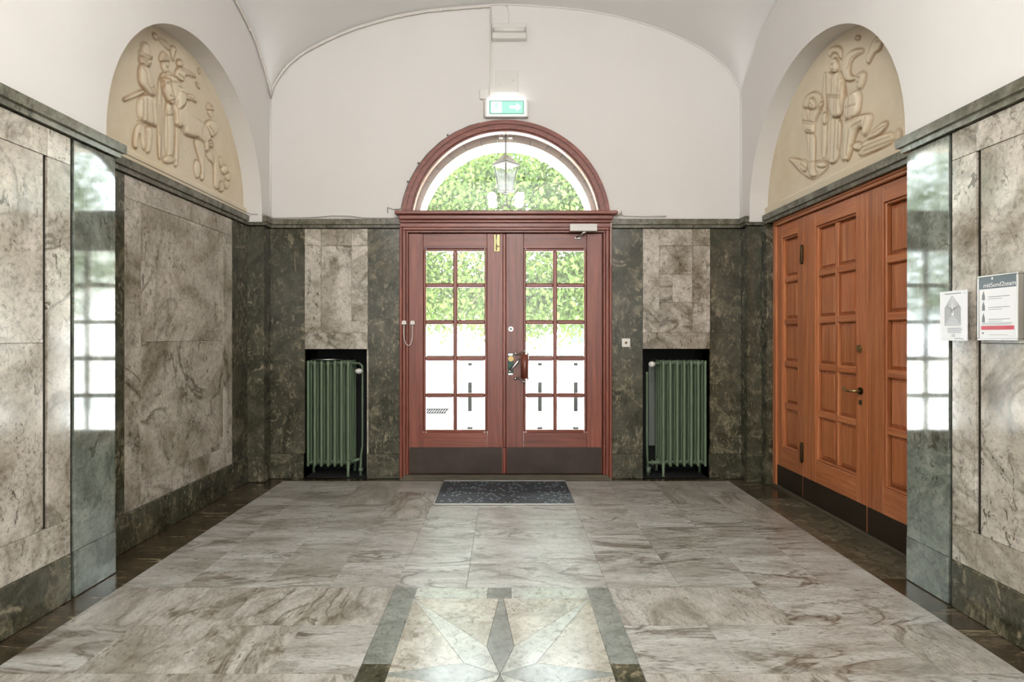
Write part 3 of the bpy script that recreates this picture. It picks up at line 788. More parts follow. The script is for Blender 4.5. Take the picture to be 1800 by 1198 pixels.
right_polys = [
 ([(155,874),(232,880),(280,905),(400,880),(415,930),(345,992),(310,1006),(240,962),(190,902)], 0.010),
 ([(600,790),(700,745),(820,708),(824,775),(700,830),(600,872)], 0.018),
 ([(830,700),(862,695),(862,765),(828,775)], 0.022),
 ([(648,740),(700,690),(770,642),(784,668),(742,722),(660,765)], h2),
 ([(376,350),(404,345),(402,870),(364,872)], 0.014),
 ([(496,350),(520,440),(526,600),(500,800),(520,890),(484,880),(486,600)], 0.014),
 ([(424,250),(405,215),(436,186),(480,182),(500,210),(496,262),(480,250),(470,220),(440,215)], 0.018),
 ([(488,300),(515,245),(560,205),(620,196),(636,214),(596,232),(560,262),(545,320),(552,366),(580,372),(600,345),(640,332),(600,380),(540,400),(500,380)], h2),
 ([(642,258),(660,190),(700,130),(738,116),(752,150),(735,205),(706,214),(684,250),(662,296)], h2),
 ([(414,620),(500,620),(496,760),(480,860),(455,905),(420,905),(408,860)], h2),
 ([(404,335),(452,352),(500,330),(512,440),(516,505),(500,622),(436,622),(414,480)], h3),
 (blob(452,300,24,46), h1),
 ([(520,640),(600,612),(680,596),(688,630),(652,736),(628,732),(640,682),(590,690),(545,885),(520,890),(512,760)], h3),
 ([(520,510),(562,470),(612,450),(618,520),(600,620),(522,645)], h3),
 ([(588,360),(640,338),(648,372),(625,440),(600,450),(585,410)], h1),
 (blob(395,628,14,36), 0.018),
 ([(245,560),(262,500),(320,460),(366,478),(388,520),(378,556),(345,575),(290,560)], 0.014),
 ([(268,712),(328,718),(332,800),(326,948),(348,972),(330,990),(294,985),(290,800)], h2),
 ([(262,565),(325,572),(360,560),(380,520),(388,545),(340,620),(326,668),(330,722),(268,718),(252,640)], h1),
 (blob(318,538,20,36), h1),
 (blob(262,920,20,38), 0.018), (blob(595,800,30,26), 0.02), (blob(372,915,30,18), 0.018),
 (blob(592,128,16,10), 0.012),
]
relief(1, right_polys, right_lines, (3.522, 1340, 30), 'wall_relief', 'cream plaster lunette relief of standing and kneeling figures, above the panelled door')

# ------------------------------------------------------------------ entrance door
RX, RZ = M['red_x'], M['red_z']
YF = 5.545       # face of architrave
fan = empty('window_1', (0, YB, 2.60)); fan['kind'] = 'structure'
def ring(r0, r1, y0, y1, zmin, mat, par, name, n=64, cz=AC):
    """arched wooden member, cut at z = zmin"""
    a0 = math.asin((zmin-cz)/r0); a1 = math.asin((zmin-cz)/r1)
    outer = [(r1*math.cos(t), cz+r1*math.sin(t)) for t in np.linspace(a1, PI-a1, n)]
    inner = [(r0*math.cos(t), cz+r0*math.sin(t)) for t in np.linspace(PI-a0, a0, n)]
    vs = []; fs = []
    for y in (y0, y1):
        vs += [(x, y, z) for x, z in outer]; vs += [(x, y, z) for x, z in reversed(inner)]
    for i in range(n-1):
        fs += [(i, i+1, n+i+1, n+i), (2*n+i, 3*n+i, 3*n+i+1, 2*n+i+1), (i, 2*n+i, 2*n+i+1, i+1), (n+i, n+i+1, 3*n+i+1, 3*n+i)]
    mb = MB(); mb.add(vs, fs, 0, False); return mb.build(name, mat, par)
zs = 2.615
arch_wood = M['red_x']
ring(0.985, 1.024, 5.535, 5.60, zs, arch_wood, fan, 'arch_moulding')
ring(0.950, 0.985, 5.548, 5.62, zs, arch_wood, fan, 'arch_moulding')
ring(0.936, 0.950, 5.538, 5.62, zs, M['red_z'], fan, 'arch_moulding')
ring(0.918, 0.936, 5.560, 5.64, zs, arch_wood, fan, 'arch_moulding')
g = [(0.925*math.cos(t), AC+0.925*math.sin(t)) for t in np.linspace(math.asin((zs-0.01-AC)/0.925), PI-math.asin((zs-0.01-AC)/0.925), 49)]
MB().extrude(g, XZ, 5.596, 5.602).build('pane', M['glass'], fan)
MB().bbox(-0.93, 0.93, 5.575, 5.66, 2.606, 2.622, 0.003).build('sill', M['lantern'], fan)
# frame (architrave) + transom
frame = empty('trim_6', (0, YB, 0)); frame['kind'] = 'structure'
MB().bbox(-1.075, 1.083, 5.490, 5.68, 2.575, 2.612, 0.008).build('transom_cap', RX, frame)
MB().bbox(-1.040, 1.045, 5.512, 5.66, 2.528, 2.575, 0.01).build('transom_moulding', RX, frame)
MB().bbox(-1.034, 1.040, 5.524, 5.66, 2.500, 2.526, 0.006).build('transom_moulding', RX, frame)
MB().bbox(-1.030, 1.036, 5.535, 5.66, 2.458, 2.498, 0.004).build('transom_moulding', RX, frame)
for sg in (-1, 1):
    x = sg*1.035
    MB().bbox(x, x-sg*0.028, 5.530, 5.66, 0.0, 2.458, 0.006).build('jamb_moulding', RZ, frame)
    MB().bbox(x-sg*0.029, x-sg*0.060, 5.545, 5.66, 0.0, 2.43, 0.004).build('jamb_moulding', RZ, frame)
    MB().bbox(x-sg*0.061, x-sg*0.082, 5.558, 5.66, 0.0, 2.41, 0.004).build('jamb_moulding', RZ, frame)
MB().bbox(-1.007, 1.007, 5.540, 5.66, 2.431, 2.457, 0.004).build('head_moulding', RX, frame)
MB().bbox(-0.975, 0.975, 5.555, 5.66, 2.408, 2.430, 0.004).build('head_moulding', RX, frame)
MB().bbox(-1.03, 1.03, 5.515, 5.66, -0.02, 0.022, 0.004).box(-1.0, 1.0, 5.535, 5.66, 0.022, 0.045).build('threshold', M['threshold'], frame)
YD0, YD1 = 5.575, 5.625
def entrance_leaf(name, xa, xb, gx0, gx1, astragal, kx0, kx1):
    """xa..xb leaf, gx0..gx1 glazed opening"""
    d = empty(name, (xa, YD0, 0.045)); d['kind'] = 'structure'
    zt, zb = 2.400, 0.05; g0, g1 = bz(759.5), bz(436.5)
    MB().bbox(xa, gx0, YD0, YD1, zb, zt, 0.003).build('stile', RZ, d)
    MB().bbox(gx1, xb, YD0, YD1, zb, zt, 0.003).build('stile', RZ, d)
    MB().bbox(gx0+0.001, gx1-0.001, YD0+0.001, YD1, g1, zt, 0.003).build('rail', RX, d)
    MB().bbox(gx0+0.001, gx1-0.001, YD0+0.001, YD1, zb, g0, 0.003).build('rail', RX, d)
    w = 0.024   # glazing bead
    for a, b in ((gx0, gx0+w), (gx1-w, gx1)): MB().bbox(a, b, YD0+0.010, YD1, g0, g1, 0.006).build('glazing_bead', RZ, d)
    for a, b in ((g0, g0+w), (g1-w, g1)): MB().bbox(gx0+w, gx1-w, YD0+0.010, YD1, a, b, 0.006).build('glazing_bead', RX, d)
    cxm = (gx0+gx1)/2
    MB().bbox(cxm-0.020, cxm+0.020, YD0+0.006, YD1, g0+w, g1-w, 0.008).build('muntin', RZ, d)
    zl = [bz(v) for v in (501, 565.8, 630, 694.8)]
    zz = [g1-w] + zl + [g0+w]
    for z in zl:
        for a, b in ((gx0+w, cxm-0.020), (cxm+0.020, gx1-w)): MB().bbox(a, b, YD0+0.008, YD1, z-0.021, z+0.021, 0.008).build('muntin', RX, d)
    for a, b in ((gx0+w, cxm-0.018), (cxm+0.018, gx1-w)):
        for z1, z0 in zip(zz[:-1], zz[1:]):
            hi = z1 - (0.019 if z1 != zz[0] else 0); lo = z0 + (0.019 if z0 != zz[-1] else 0)
            MB().box(a-0.003, b+0.003, 5.598, 5.602, lo-0.003, hi+0.003).build('pane', M['glass'], d)
    kp = MB().bbox(kx0, kx1, YD0-0.006, YD0, 0.055, bz(785.6), 0.0015).build('kick_plate', M['kick'], d)
    tag(kp, 'dark worn metal kick plate')
    if astragal:
        MB().bbox(xb-0.028, xb+0.006, YD0-0.022, YD0+0.02, bz(785.6), 2.398, 0.008).build('astragal', RZ, d)
        MB().bbox(xb-0.022, xb+0.004, YD0-0.010, YD0+0.02, 0.055, bz(785.6), 0.006).build('astragal', RZ, d)
    return d
for a in ((-1.0, -0.93, 0.0, 2.43), (0.925, 1.0, 0.0, 2.43)): MB().box(a[0], a[1], 5.627, 5.66, a[2], a[3]).build('leak_stop', RZ, frame)  # strips added behind the leaves to close light leaks at the frame
for a in ((-0.93, 0.925, 2.375, 2.43), (-0.93, 0.925, 0.02, 0.085)): MB().box(a[0], a[1], 5.627, 5.66, a[2], a[3]).build('leak_stop', RX, frame)
MB().box(-0.03, 0.03, 5.6265, 5.64, 0.045, 2.408).build('leak_strip', M['black_gap'], frame)  # black strip added to block light through the gap between the leaves
door_1 = entrance_leaf('door_1', -0.952, -0.003, -0.809, -0.183, True, -0.945, -0.036)
door_2 = entrance_leaf('door_2', 0.004, 0.944, 0.174, 0.795, False, 0.012, 0.936)
tag(door_1, 'left leaf of the glazed wooden entrance door'); tag(door_2, 'right leaf of the glazed wooden entrance door, with handle')
# slide bolt on left leaf
sb = empty('slide_bolt', (bx(873.5), YD0, bz(442)), door_1)
MB().bbox(bx(868.5), bx(878.5), YD0-0.006, YD0, bz(442), bz(412), 0.002).build('bolt_plate', M['brass'], sb)
MB().tube([(bx(872.5), YD0-0.012, bz(440)), (bx(872.5), YD0-0.012, bz(410))], 0.006, 8).tube([(bx(872.5), YD0-0.012, bz(431)), (bx(877), YD0-0.03, bz(434))], 0.005, 8).build('bolt_rod', M['steel'], sb)
# lock furniture on right leaf
lk = empty('lock_set', (bx(898), YD0, bz(658)), door_2)
MB().bbox(bx(892.7), bx(902.5), YD0-0.007, YD0, bz(659), bz(620), 0.003).build('lock_plate', M['green_metal'], lk)
MB().bbox(bx(893.3), bx(901.5), YD0-0.009, YD0-0.005, bz(624.5), bz(620.8), 0.001).bbox(bx(893.3), bx(901.5), YD0-0.009, YD0-0.005, bz(658.5), bz(655.5), 0.001).build('plate_tip', M['steel'], lk)
def disc(cx, y0, y1, cz, r, n=20): return [[(cx+r*math.cos(2*PI*k/n), cz+r*math.sin(2*PI*k/n)) for k in range(n)], y0, y1]
def add_disc(mb, cx, y0, y1, cz, r, mi=0, n=20):
    d = disc(cx, y0, y1, cz, r, n); return mb.extrude(d[0], XZ, d[1], d[2], mi)
add_disc(MB(), bx(898), YD0-0.016, YD0-0.005, bz(630), 0.027).build('cylinder_lock', M['brass'], lk)
mb = MB(); mb.tube([(bx(896.5), YD0-0.002, bz(650.5)), (bx(896.5), YD0-0.05, bz(650.5))], 0.011, 10)
mb.tube([(bx(896), YD0-0.05, bz(651)), (bx(902), YD0-0.055, bz(644)), (bx(909), YD0-0.055, bz(636)), (bx(913.5), YD0-0.052, bz(630.5))], [0.010, 0.013, 0.016, 0.009], 10)
mb.build('lever', M['steel'], lk)
add_disc(add_disc(MB(), bx(898), YD0-0.010, YD0, bz(578), 0.024), bx(898), YD0-0.014, YD0-0.010, bz(578), 0.016).build('cylinder_rose', M['steel'], lk)
add_disc(MB(), bx(898), YD0-0.018, YD0-0.013, bz(578), 0.011).build('keyhole_core', M['green_metal'], lk)
ph = empty('pull_handle', (bx(921), YD0, bz(670)), door_2)
mb = MB(); mb.tube([(bx(922), YD0-0.075, bz(664)), (bx(922), YD0-0.075, bz(622))], 0.038, 14).build('grip', M['red_z'], ph)
for zc, s_ in ((bz(621), 1), (bz(665), -1)):
    MB().tube([(bx(905), YD0-0.003, zc), (bx(909), YD0-0.02, zc-s_*0.010), (bx(914), YD0-0.05, zc-s_*0.004), (bx(919), YD0-0.07, zc+s_*0.026), (bx(925), YD0-0.075, zc+s_*0.024), (bx(928.5), YD0-0.075, zc-s_*0.012)],
              [0.010, 0.011, 0.009, 0.008, 0.009, 0.008], 8).ball((bx(906), YD0-0.006, zc), 0.017, 10, 6).build('bracket', M['steel'], ph)
# alarm loop
al = empty('alarm_cable_loop', (bx(719), YF, bz(608)))
tag(al, 'white alarm cable looped between two plastic caps on the left door jamb', 'cable loop')
for cxp, yy in ((712.0, 5.545), (726.0, YD0)):
    MB().extrude([(bx(cxp-4.2), bz(570)), (bx(cxp+4.2), bz(570)), (bx(cxp+3.2), bz(563.5)), (bx(cxp-3.0), bz(563.5))], XZ, yy-0.030, yy).build('cable_cap', M['white_plastic'], al)
loop = [(bx(712.3), 5.530, bz(568)), (bx(711.6), 5.525, bz(585)), (bx(712.5), 5.527, bz(597)), (bx(715.5), 5.53, bz(604.5)), (bx(719.5), 5.54, bz(607.5)), (bx(723), 5.545, bz(604)), (bx(725.3), 5.55, bz(596)), (bx(725.8), 5.555, bz(585)), (bx(725.6), 5.56, bz(568))]
MB().tube(loop, 0.0042, 8).build('cable', M['white_plastic'], al)
# door closer
dc = empty('door_closer', (bx(1023), 5.53, bz(409))); tag(dc, 'white box door closer with bent steel arm over right door leaf', 'door closer')
MB().bbox(bx(1000), bx(1047), 5.475, 5.535, bz(409), bz(396.5), 0.004).build('closer_body', M['white_paint_metal'], dc)
MB().tube([(bx(1027), 5.50, bz(407)), (bx(1027), 5.50, bz(411))], 0.013, 10).tube([(bx(1030), 5.495, bz(411)), (bx(1024), 5.49, bz(411)), (bx(1019), 5.53, bz(416)), (bx(1012), 5.56, bz(418))], [0.010, 0.012, 0.010, 0.010], 8).bbox(bx(1010), bx(1020), 5.555, 5.58, bz(420), bz(416.5), 0.002).build('closer_arm', M['steel'], dc)

# ------------------------------------------------------------------ exterior portal stone (voussoirs + jambs) and lantern
portal = MB()
portal.extrude(back_outline(1.02, 1.02, False)[0:0] or [(-3.2,-0.2), (-1.02,-0.2), (-1.02,AC)] + [(1.02*math.cos(t), AC+1.02*math.sin(t)) for t in np.linspace(PI, 0, 49)] + [(1.02,AC), (1.02,-0.2), (3.2,-0.2), (3.2,7.0), (-3.2,7.0)], XZ, 6.05, 6.10)
portal.box(-3.2, -1.19, 5.80, 6.05, 3.0, 5.0); portal.box(1.19, 3.2, 5.80, 6.05, 3.0, 5.0)
portal.box(-3.2, 3.2, 5.80, 6.05, 3.68, 5.0)
wall_out = portal.build('wall_outside', M['stone'], kind='structure')
r0, r1 = 0.893, 1.20; nv = 17
for k in range(nv):
    a0 = PI*k/nv + 0.004; a1 = PI*(k+1)/nv - 0.004
    pr = [(r1*math.cos(a0+(a1-a0)*i/4), AC+r1*math.sin(a0+(a1-a0)*i/4)) for i in range(5)] + [(r0*math.cos(a1-(a1-a0)*i/4), AC+r0*math.sin(a1-(a1-a0)*i/4)) for i in range(5)]
    MB().extrude(pr, XZ, 5.802, 6.12 + 0.004*(k % 3)).build('stone_block', M['stone'], wall_out)
for sg in (-1, 1):
    z = -0.15; k = 0
    while z < AC-0.01:
        z1 = min(z+0.36, AC)
        MB().bbox(sg*0.893, sg*1.20, 5.802, 6.12+0.004*(k % 2), z+0.003, z1-0.003, 0.004).build('stone_block', M['stone'], wall_out); z = z1; k += 1
MB().box(-1.2, 1.2, 5.62, 6.2, -0.15, -0.01).build('entrance_step', M['stone'], wall_out)
ln = empty('lantern', (0, 5.745, bz(345, 5.745))); LY = 5.745
def lz(py): return 1.4-(py-590)/1000*LY
tag(ln, 'grey metal hanging lantern outside the arched fanlight', 'lantern')
MB().tube([(0, LY, lz(272)), (0, LY, lz(233))], 0.009, 10).build('rod', M['lantern'], ln)
for sx in (-1, 1): MB().bbox(sx*0.028, sx*0.068, 5.765, 5.80, lz(241), lz(232.5), 0.003).build('bracket_plate', M['white_paint_metal'], ln)
MB().box(-0.03, 0.03, LY-0.01, 5.80, lz(236), lz(234)).build('bracket_arm', M['lantern'], ln)
def diamond(r, z): return [(r*math.cos(PI/2*k - PI/2), LY + r*math.sin(PI/2*k - PI/2), z) for k in range(4)]
def frus(rs):
    mb = MB(); vs = []
    for r, z in rs: vs += diamond(r, z)
    fs = []
    for i in range(len(rs)-1):
        for k in range(4): l = (k+1) % 4; fs.append((i*4+k, i*4+l, (i+1)*4+l, (i+1)*4+k))
    fs.append((3,2,1,0)); fs.append(tuple((len(rs)-1)*4+k for k in range(4)))
    return mb.add(vs, fs)
frus([(0.118, lz(292)), (0.140, lz(291)), (0.140, lz(288)), (0.122, lz(286.5)), (0.045, lz(274)), (0.012, lz(271)), (0.006, lz(270))]).build('hood', M['lantern'], ln)
top = diamond(0.118, lz(291)); bot = diamond(0.068, lz(337))
for k in range(4): MB().tube([top[k], bot[k]], 0.0065, 6).build('corner_bar', M['lantern'], ln)
mb = MB()
for k in range(4): mb.tube([bot[k], bot[(k+1) % 4]], 0.006, 6)
mb.tube([(0, LY, lz(337)), (0, LY, lz(345))], 0.005, 6); mb.build('base_frame', M['lantern'], ln)
mb = MB()
for k in range(4):
    l = (k+1) % 4; mb.add([Vector(top[k])*0.985+Vector((0,LY,0))*0.015, Vector(top[l])*0.985+Vector((0,LY,0))*0.015, bot[l], bot[k]], [(0,1,2,3)])
fm = N('frosted_glass'); td = fm.new('ShaderNodeBsdfTranslucent'); td.inputs[0].default_value = (0.12,0.12,0.12,1); tt_ = fm.new('ShaderNodeBsdfTransparent'); mx_ = fm.new('ShaderNodeMixShader')
mx_.inputs[0].default_value = 0.45; fm.link(td.outputs[0], mx_.inputs[1]); fm.link(tt_.outputs[0], mx_.inputs[2]); fm.link(mx_.outputs[0], fm.n['Material Output'].inputs['Surface'])
mb.build('lantern_glass', fm.mat, ln)

# ------------------------------------------------------------------ right-hand panelled door group (side light panel, leaf, side panel)
OX, OY, OZ = M['or_x'], M['or_y'], M['or_z']
XD = 2.515
rows = [(0.42+0.378*k, 0.42+0.378*k+0.325) for k in range(5)]
fr2 = empty('trim_7', (XD, 4.3, 0)); fr2['kind'] = 'structure'
MB().bbox(2.50, 2.60, 5.265, 5.328, 0.0, 2.452, 0.005).build('door_jamb', OZ, fr2)
MB().bbox(2.50, 2.60, YRt+0.002, 3.36, 0.0, 2.452, 0.005).build('door_jamb', OZ, fr2)
MB().bbox(2.49, 2.60, 3.36, 5.265, 2.412, 2.452, 0.005).build('door_head', OY, fr2)
MB().bbox(2.478, 2.60, 3.36, 5.265, 2.436, 2.452, 0.004).build('head_bead', OY, fr2)
MB().bbox(2.49, 2.60, YRt+0.002, 5.328, -0.02, 0.028, 0.004).build('threshold', M['threshold'], fr2)
def panelled(name, y0, y1, cols, stile_tops, gap=0.002, leaf=False, deep=0.03):
    """leaf in plane X = XD spanning y0..y1, cols: list of (ya, yb) panel columns"""
    d = empty(name, (XD, y0, 0.03)); d['kind'] = 'structure'
    y0 += gap; y1 -= gap; zb, zt = 0.032, 2.408
    ya, yb = cols[0][0], cols[-1][1]; X1 = XD+0.05
    pz0, pz1 = rows[0][0]-0.03, rows[-1][1]+0.03
    MB().bbox(XD, X1, y0, ya-0.03, zb, zt, 0.003).build('stile', OZ, d)
    MB().bbox(XD, X1, yb+0.03, y1, zb, zt, 0.003).build('stile', OZ, d)
    MB().bbox(XD+0.001, X1, ya-0.029, yb+0.029, pz1, zt, 0.003).build('rail', OY, d)
    MB().bbox(XD+0.001, X1, ya-0.029, yb+0.029, zb, pz0, 0.003).build('rail', OY, d)
    # sunk border moulding
    for a, b in ((ya-0.03, ya-0.012), (yb+0.012, yb+0.03)): MB().bbox(XD+0.010, X1, a, b, pz0, pz1, 0.006).build('border_moulding', OZ, d)
    for a, b in ((pz0, pz0+0.018), (pz1-0.018, pz1)): MB().bbox(XD+0.010, X1, ya-0.012, yb+0.012, a, b, 0.006).build('border_moulding', OY, d)
    for c0, c1 in zip(cols[:-1], cols[1:]): MB().bbox(XD+0.014, X1, c0[1], c1[0], pz0+0.018, pz1-0.018, 0.006).build('mullion', OZ, d)
    for (a, b) in cols:
        for r0_, r1_ in zip(rows[:-1], rows[1:]): MB().bbox(XD+0.012, X1, a-0.012, b+0.012, r0_[1], r1_[0], 0.007).build('cross_rail', OY, d)
        for (z0, z1) in rows:
            e = 0.022
            o = [(XD+0.040, a-0.002, z0-0.002), (XD+0.040, b+0.002, z0-0.002), (XD+0.040, b+0.002, z1+0.002), (XD+0.040, a-0.002, z1+0.002)]
            m_ = [(XD+0.032, a+e, z0+e), (XD+0.032, b-e, z0+e), (XD+0.032, b-e, z1-e), (XD+0.032, a+e, z1-e)]
            f_ = [(XD+0.022, a+e+0.004, z0+e+0.004), (XD+0.022, b-e-0.004, z0+e+0.004), (XD+0.022, b-e-0.004, z1-e-0.004), (XD+0.022, a+e+0.004, z1-e-0.004)]
            vs = o + m_ + f_; fs = [(8,9,10,11)[::-1]]
            for i in range(4):
                j = (i+1) % 4; fs += [(i, 4+i, 4+j, j), (4+i, 8+i, 8+j, 4+j)]
            MB().add(vs, fs).build('panel', OZ, d)
    kp = MB().bbox(XD-0.006, XD, y0+0.006, y1-0.006, 0.036, 0.215, 0.0015).build('kick_plate', M['kick_r'], d); tag(kp, 'dark brown metal kick plate')
    MB().box(X1, X1+0.01, y0, y1, zb, zt).build('back_board', OZ, d)
    return d
d3 = panelled('door_3', 4.812, 5.265, [(4.935, 5.150)], 0)
d4 = panelled('door_4', 3.955, 4.812, [(4.118, 4.328), (4.372, 4.590)], 0)
d5 = panelled('door_5', 3.36, 3.955, [(3.49, 3.762)], 0)
tag(d3, 'narrow fixed panel of the wooden door, nearest the radiators'); tag(d4, 'ten-panel wooden door leaf with brass lever'); tag(d5, 'fixed wooden side panel beside the green pilaster')
for z0, z1 in ((2.006, 2.17), (0.327, 0.50)):
    MB().tube([(XD-0.012, 4.812, z0), (XD-0.012, 4.812, z0+0.02), (XD-0.012, 4.812, z1-0.02), (XD-0.012, 4.812, z1)], [0.008, 0.012, 0.012, 0.008], 10).build('hinge', M['bronze'], d4)
hn = empty('door_handle', (XD, 4.026, 1.01), d4)
def xdisc(mb, y, z, x0, x1, r, n=18): return mb.extrude([(y+r*math.cos(2*PI*k/n), z+r*math.sin(2*PI*k/n)) for k in range(n)], YZ, x0, x1)
xdisc(MB(), 4.026, 1.01, XD-0.010, XD+0.001, 0.026).build('rose', M['bronze'], hn)
MB().tube([(XD, 4.026, 1.01), (XD-0.055, 4.026, 1.01), (XD-0.062, 4.05, 1.008), (XD-0.060, 4.10, 1.005), (XD-0.056, 4.145, 1.018), (XD-0.052, 4.165, 1.03)], [0.011, 0.010, 0.010, 0.009, 0.008, 0.006], 10).build('lever', M['brass'], hn)
xdisc(MB(), 4.03, 0.93, XD-0.004, XD+0.001, 0.020).build('key_escutcheon', M['brass'], hn)
MB().box(XD-0.0055, XD-0.003, 4.026, 4.034, 0.918, 0.940).build('keyhole', M['black_gap'], hn)
xdisc(xdisc(MB(), 4.035, 1.31, XD-0.014, XD+0.001, 0.026), 4.035, 1.31, XD-0.018, XD-0.013, 0.013).build('cylinder_lock', M['brass'], hn)

# ------------------------------------------------------------------ radiators
def radiator(x0, pitch, nsec, foot_side, label, knob_side):
    """x0: centre of first section"""
    yf = 5.66; zt, zb = 1.155, 0.10
    xs_ = [x0+pitch*i for i in range(nsec)]
    R = empty('radiator', (sum(xs_)/nsec, yf+0.13, 0.0)); tag(R, label, 'radiator', None)
    proto = None
    for i, x in enumerate(xs_):
        mb = MB()
        for j, yy in enumerate((0.0, 0.085, 0.17, 0.255)):
            y = yf+yy
            pts = [(x, y, zb), (x, y, zb+0.012), (x, y, zb+0.05), (x, y, zt-0.05), (x, y, zt-0.012), (x, y, zt)]
            mb.tube(pts, [0.008, 0.016, 0.0148, 0.0148, 0.017, 0.009], 10)
        for z in (zt-0.03, zb+0.03):
            mb.tube([(x, yf-0.002, z), (x, yf+0.257, z)], 0.016, 8)
            mb.tube([(x-pitch/2, yf+0.085, z), (x+pitch/2, yf+0.085, z)], 0.021, 8)
            mb.tube([(x-pitch/2, yf+0.17, z), (x+pitch/2, yf+0.17, z)], 0.021, 8)
        if proto is None:
            proto = mb.build('radiator_section', M['radiator'], R); px = x
        else:
            c = proto.copy(); COL.objects.link(c); c.location = proto.location + Vector((x-px, 0, 0))
    xf = xs_[-1] if foot_side > 0 else xs_[0]
    for yy in (0.0, 0.255):
        for xx in (xf,) : MB().tube([(xx, yf+yy, zb+0.05), (xx, yf+yy, 0.03), (xx, yf+yy, 0.002)], [0.018, 0.013, 0.020], 10).build('radiator_foot', M['radiator'], R)
    xo = xs_[0] if foot_side > 0 else xs_[-1]
    for yy in (0.0, 0.255): MB().tube([(xo, yf+0.17, zb+0.05), (xo, yf+0.17, 0.002)], [0.016, 0.014], 10).build('radiator_foot', M['radiator'], R) if yy else None
    return R, xs_
R1, xsL = radiator(-1.966, 0.0664, 7, 1, 'green cast iron radiator in the left niche with a tray on top', 1)
# valve, pipe of left radiator
v = empty('valve', (-1.44, 5.70, 1.06), R1)
MB().tube([(xsL[-1]+0.02, 5.72, 1.125), (-1.47, 5.72, 1.125), (-1.44, 5.71, 1.10), (-1.435, 5.70, 1.02), (-1.435, 5.70, 0.30), (-1.45, 5.70, 0.20), (-1.452, 5.70, 0.10), (-1.452, 5.70, 0.0)], [0.012,0.012,0.012,0.010,0.010,0.012,0.014,0.016], 8).tube([(-1.452, 5.70, 0.075), (-1.452, 5.70, 0.045)], 0.025, 10).build('pipe', M['radiator'], v)
MB().ball((-1.462, 5.665, bz(652, 5.665)), 0.034, 14, 10, sc3=(1.15, 0.9, 0.8)).build('knob', M['white_plastic'], v)
MB().tube([(-1.46, 5.73, 0.165), (xsL[-1]+0.02, 5.73, 0.135)], [0.014, 0.02], 8).build('return_pipe', M['radiator'], v)
tr = MB().lathe((-1.80, 5.79, 1.157), [(0.0, 0), (0.15, 0.0), (0.165, 0.012), (0.16, 0.014), (0.14, 0.004), (0.0, 0.004)], 28).build('metal_tray', M['steel'])
tag(move_origin(tr, (-1.80, 5.79, 1.157)), 'shallow round metal tray lying on top of the left radiator', 'tray')
bd = MB().bbox(bx(642), bx(645.3), YB+0.06, YB+0.10, bz(648), bz(619), 0.002).build('board_corner', M['poster_white']); tag(move_origin(bd, (bx(643.5), YB+0.08, bz(648))), 'small cream strip on the side of the left radiator niche', 'strip')  # corner of a board at the niche side
R2, xsR = radiator(1.568, 0.0696, 7, -1, 'green cast iron radiator in the right niche with white valve knob', -1)
v = empty('valve', (1.44, 5.70, 1.1), R2)
MB().tube([(xsR[0]-0.02, 5.70, 1.125), (1.49, 5.70, 1.125), (1.45, 5.69, 1.125)], 0.012, 8).tube([(1.415, 5.70, 1.02), (1.415, 5.70, 0.30), (1.425, 5.70, 0.0)], [0.010, 0.011, 0.014], 8).bbox(1.405, 1.425, 5.69, 5.71, 1.0, 1.04, 0.003).build('pipe', M['radiator'], v)
MB().ball((1.452, 5.655, 1.118), 0.031, 14, 10, sc3=(1.1, 1.1, 0.95)).build('knob', M['white_plastic'], v)
MB().tube([(1.425, 5.70, 0.13), (xsR[0]-0.01, 5.70, 0.135)], [0.014, 0.024], 8).tube([(1.43, 5.70, 0.09), (1.43, 5.70, 0.03)], 0.022, 10).tube([(1.46, 5.70, 0.133), (1.475, 5.70, 0.133)], 0.030, 10).build('return_pipe', M['radiator'], v)
MB().box(1.500, 1.566, 5.97, 5.985, 0.25, 1.08).build('niche_board', plain('grey_board', S(120,126,118), 0.6), wall_back)

# ------------------------------------------------------------------ door mat
mt = empty('door_mat', (-0.01, 5.09, 0)); tag(mt, 'black and grey rectangular entrance mat with metal rim before the doors', 'mat')
mx0, mx1, my0, my1 = -0.597, 0.576, 4.705, 5.468
MB().bbox(mx0+0.008, mx1-0.008, my0+0.008, my1-0.008, 0.0005, 0.009, 0.002).build('mat_base', M['rubber'], mt)
for a in ((mx0, mx1, my0, my0+0.010), (mx0, mx1, my1-0.010, my1), (mx0, mx0+0.010, my0+0.011, my1-0.011), (mx1-0.010, mx1, my0+0.011, my1-0.011)):
    MB().bbox(*a, 0.0005, 0.014, 0.003).build('rim', M['steel'], mt)
mb = MB(); nx, nyy = 30, 17
for j in range(nyy):
    for i in range(nx):
        x = mx0+0.03+(mx1-mx0-0.06)*(i+0.5*(j % 2))/nx; y = my0+0.035+(my1-my0-0.06)*j/nyy
        h = 0.0115+0.002*random.random(); w_ = random.uniform(0.010, 0.015)
        mb.bbox(x, x+w_*1.5, y, y+w_, 0.009, h, 0.0015, 0 if random.random() < 0.72 else 1)
mb.build('mat_tread', [M['rubber'], M['mat_pad']], mt, kind='stuff')

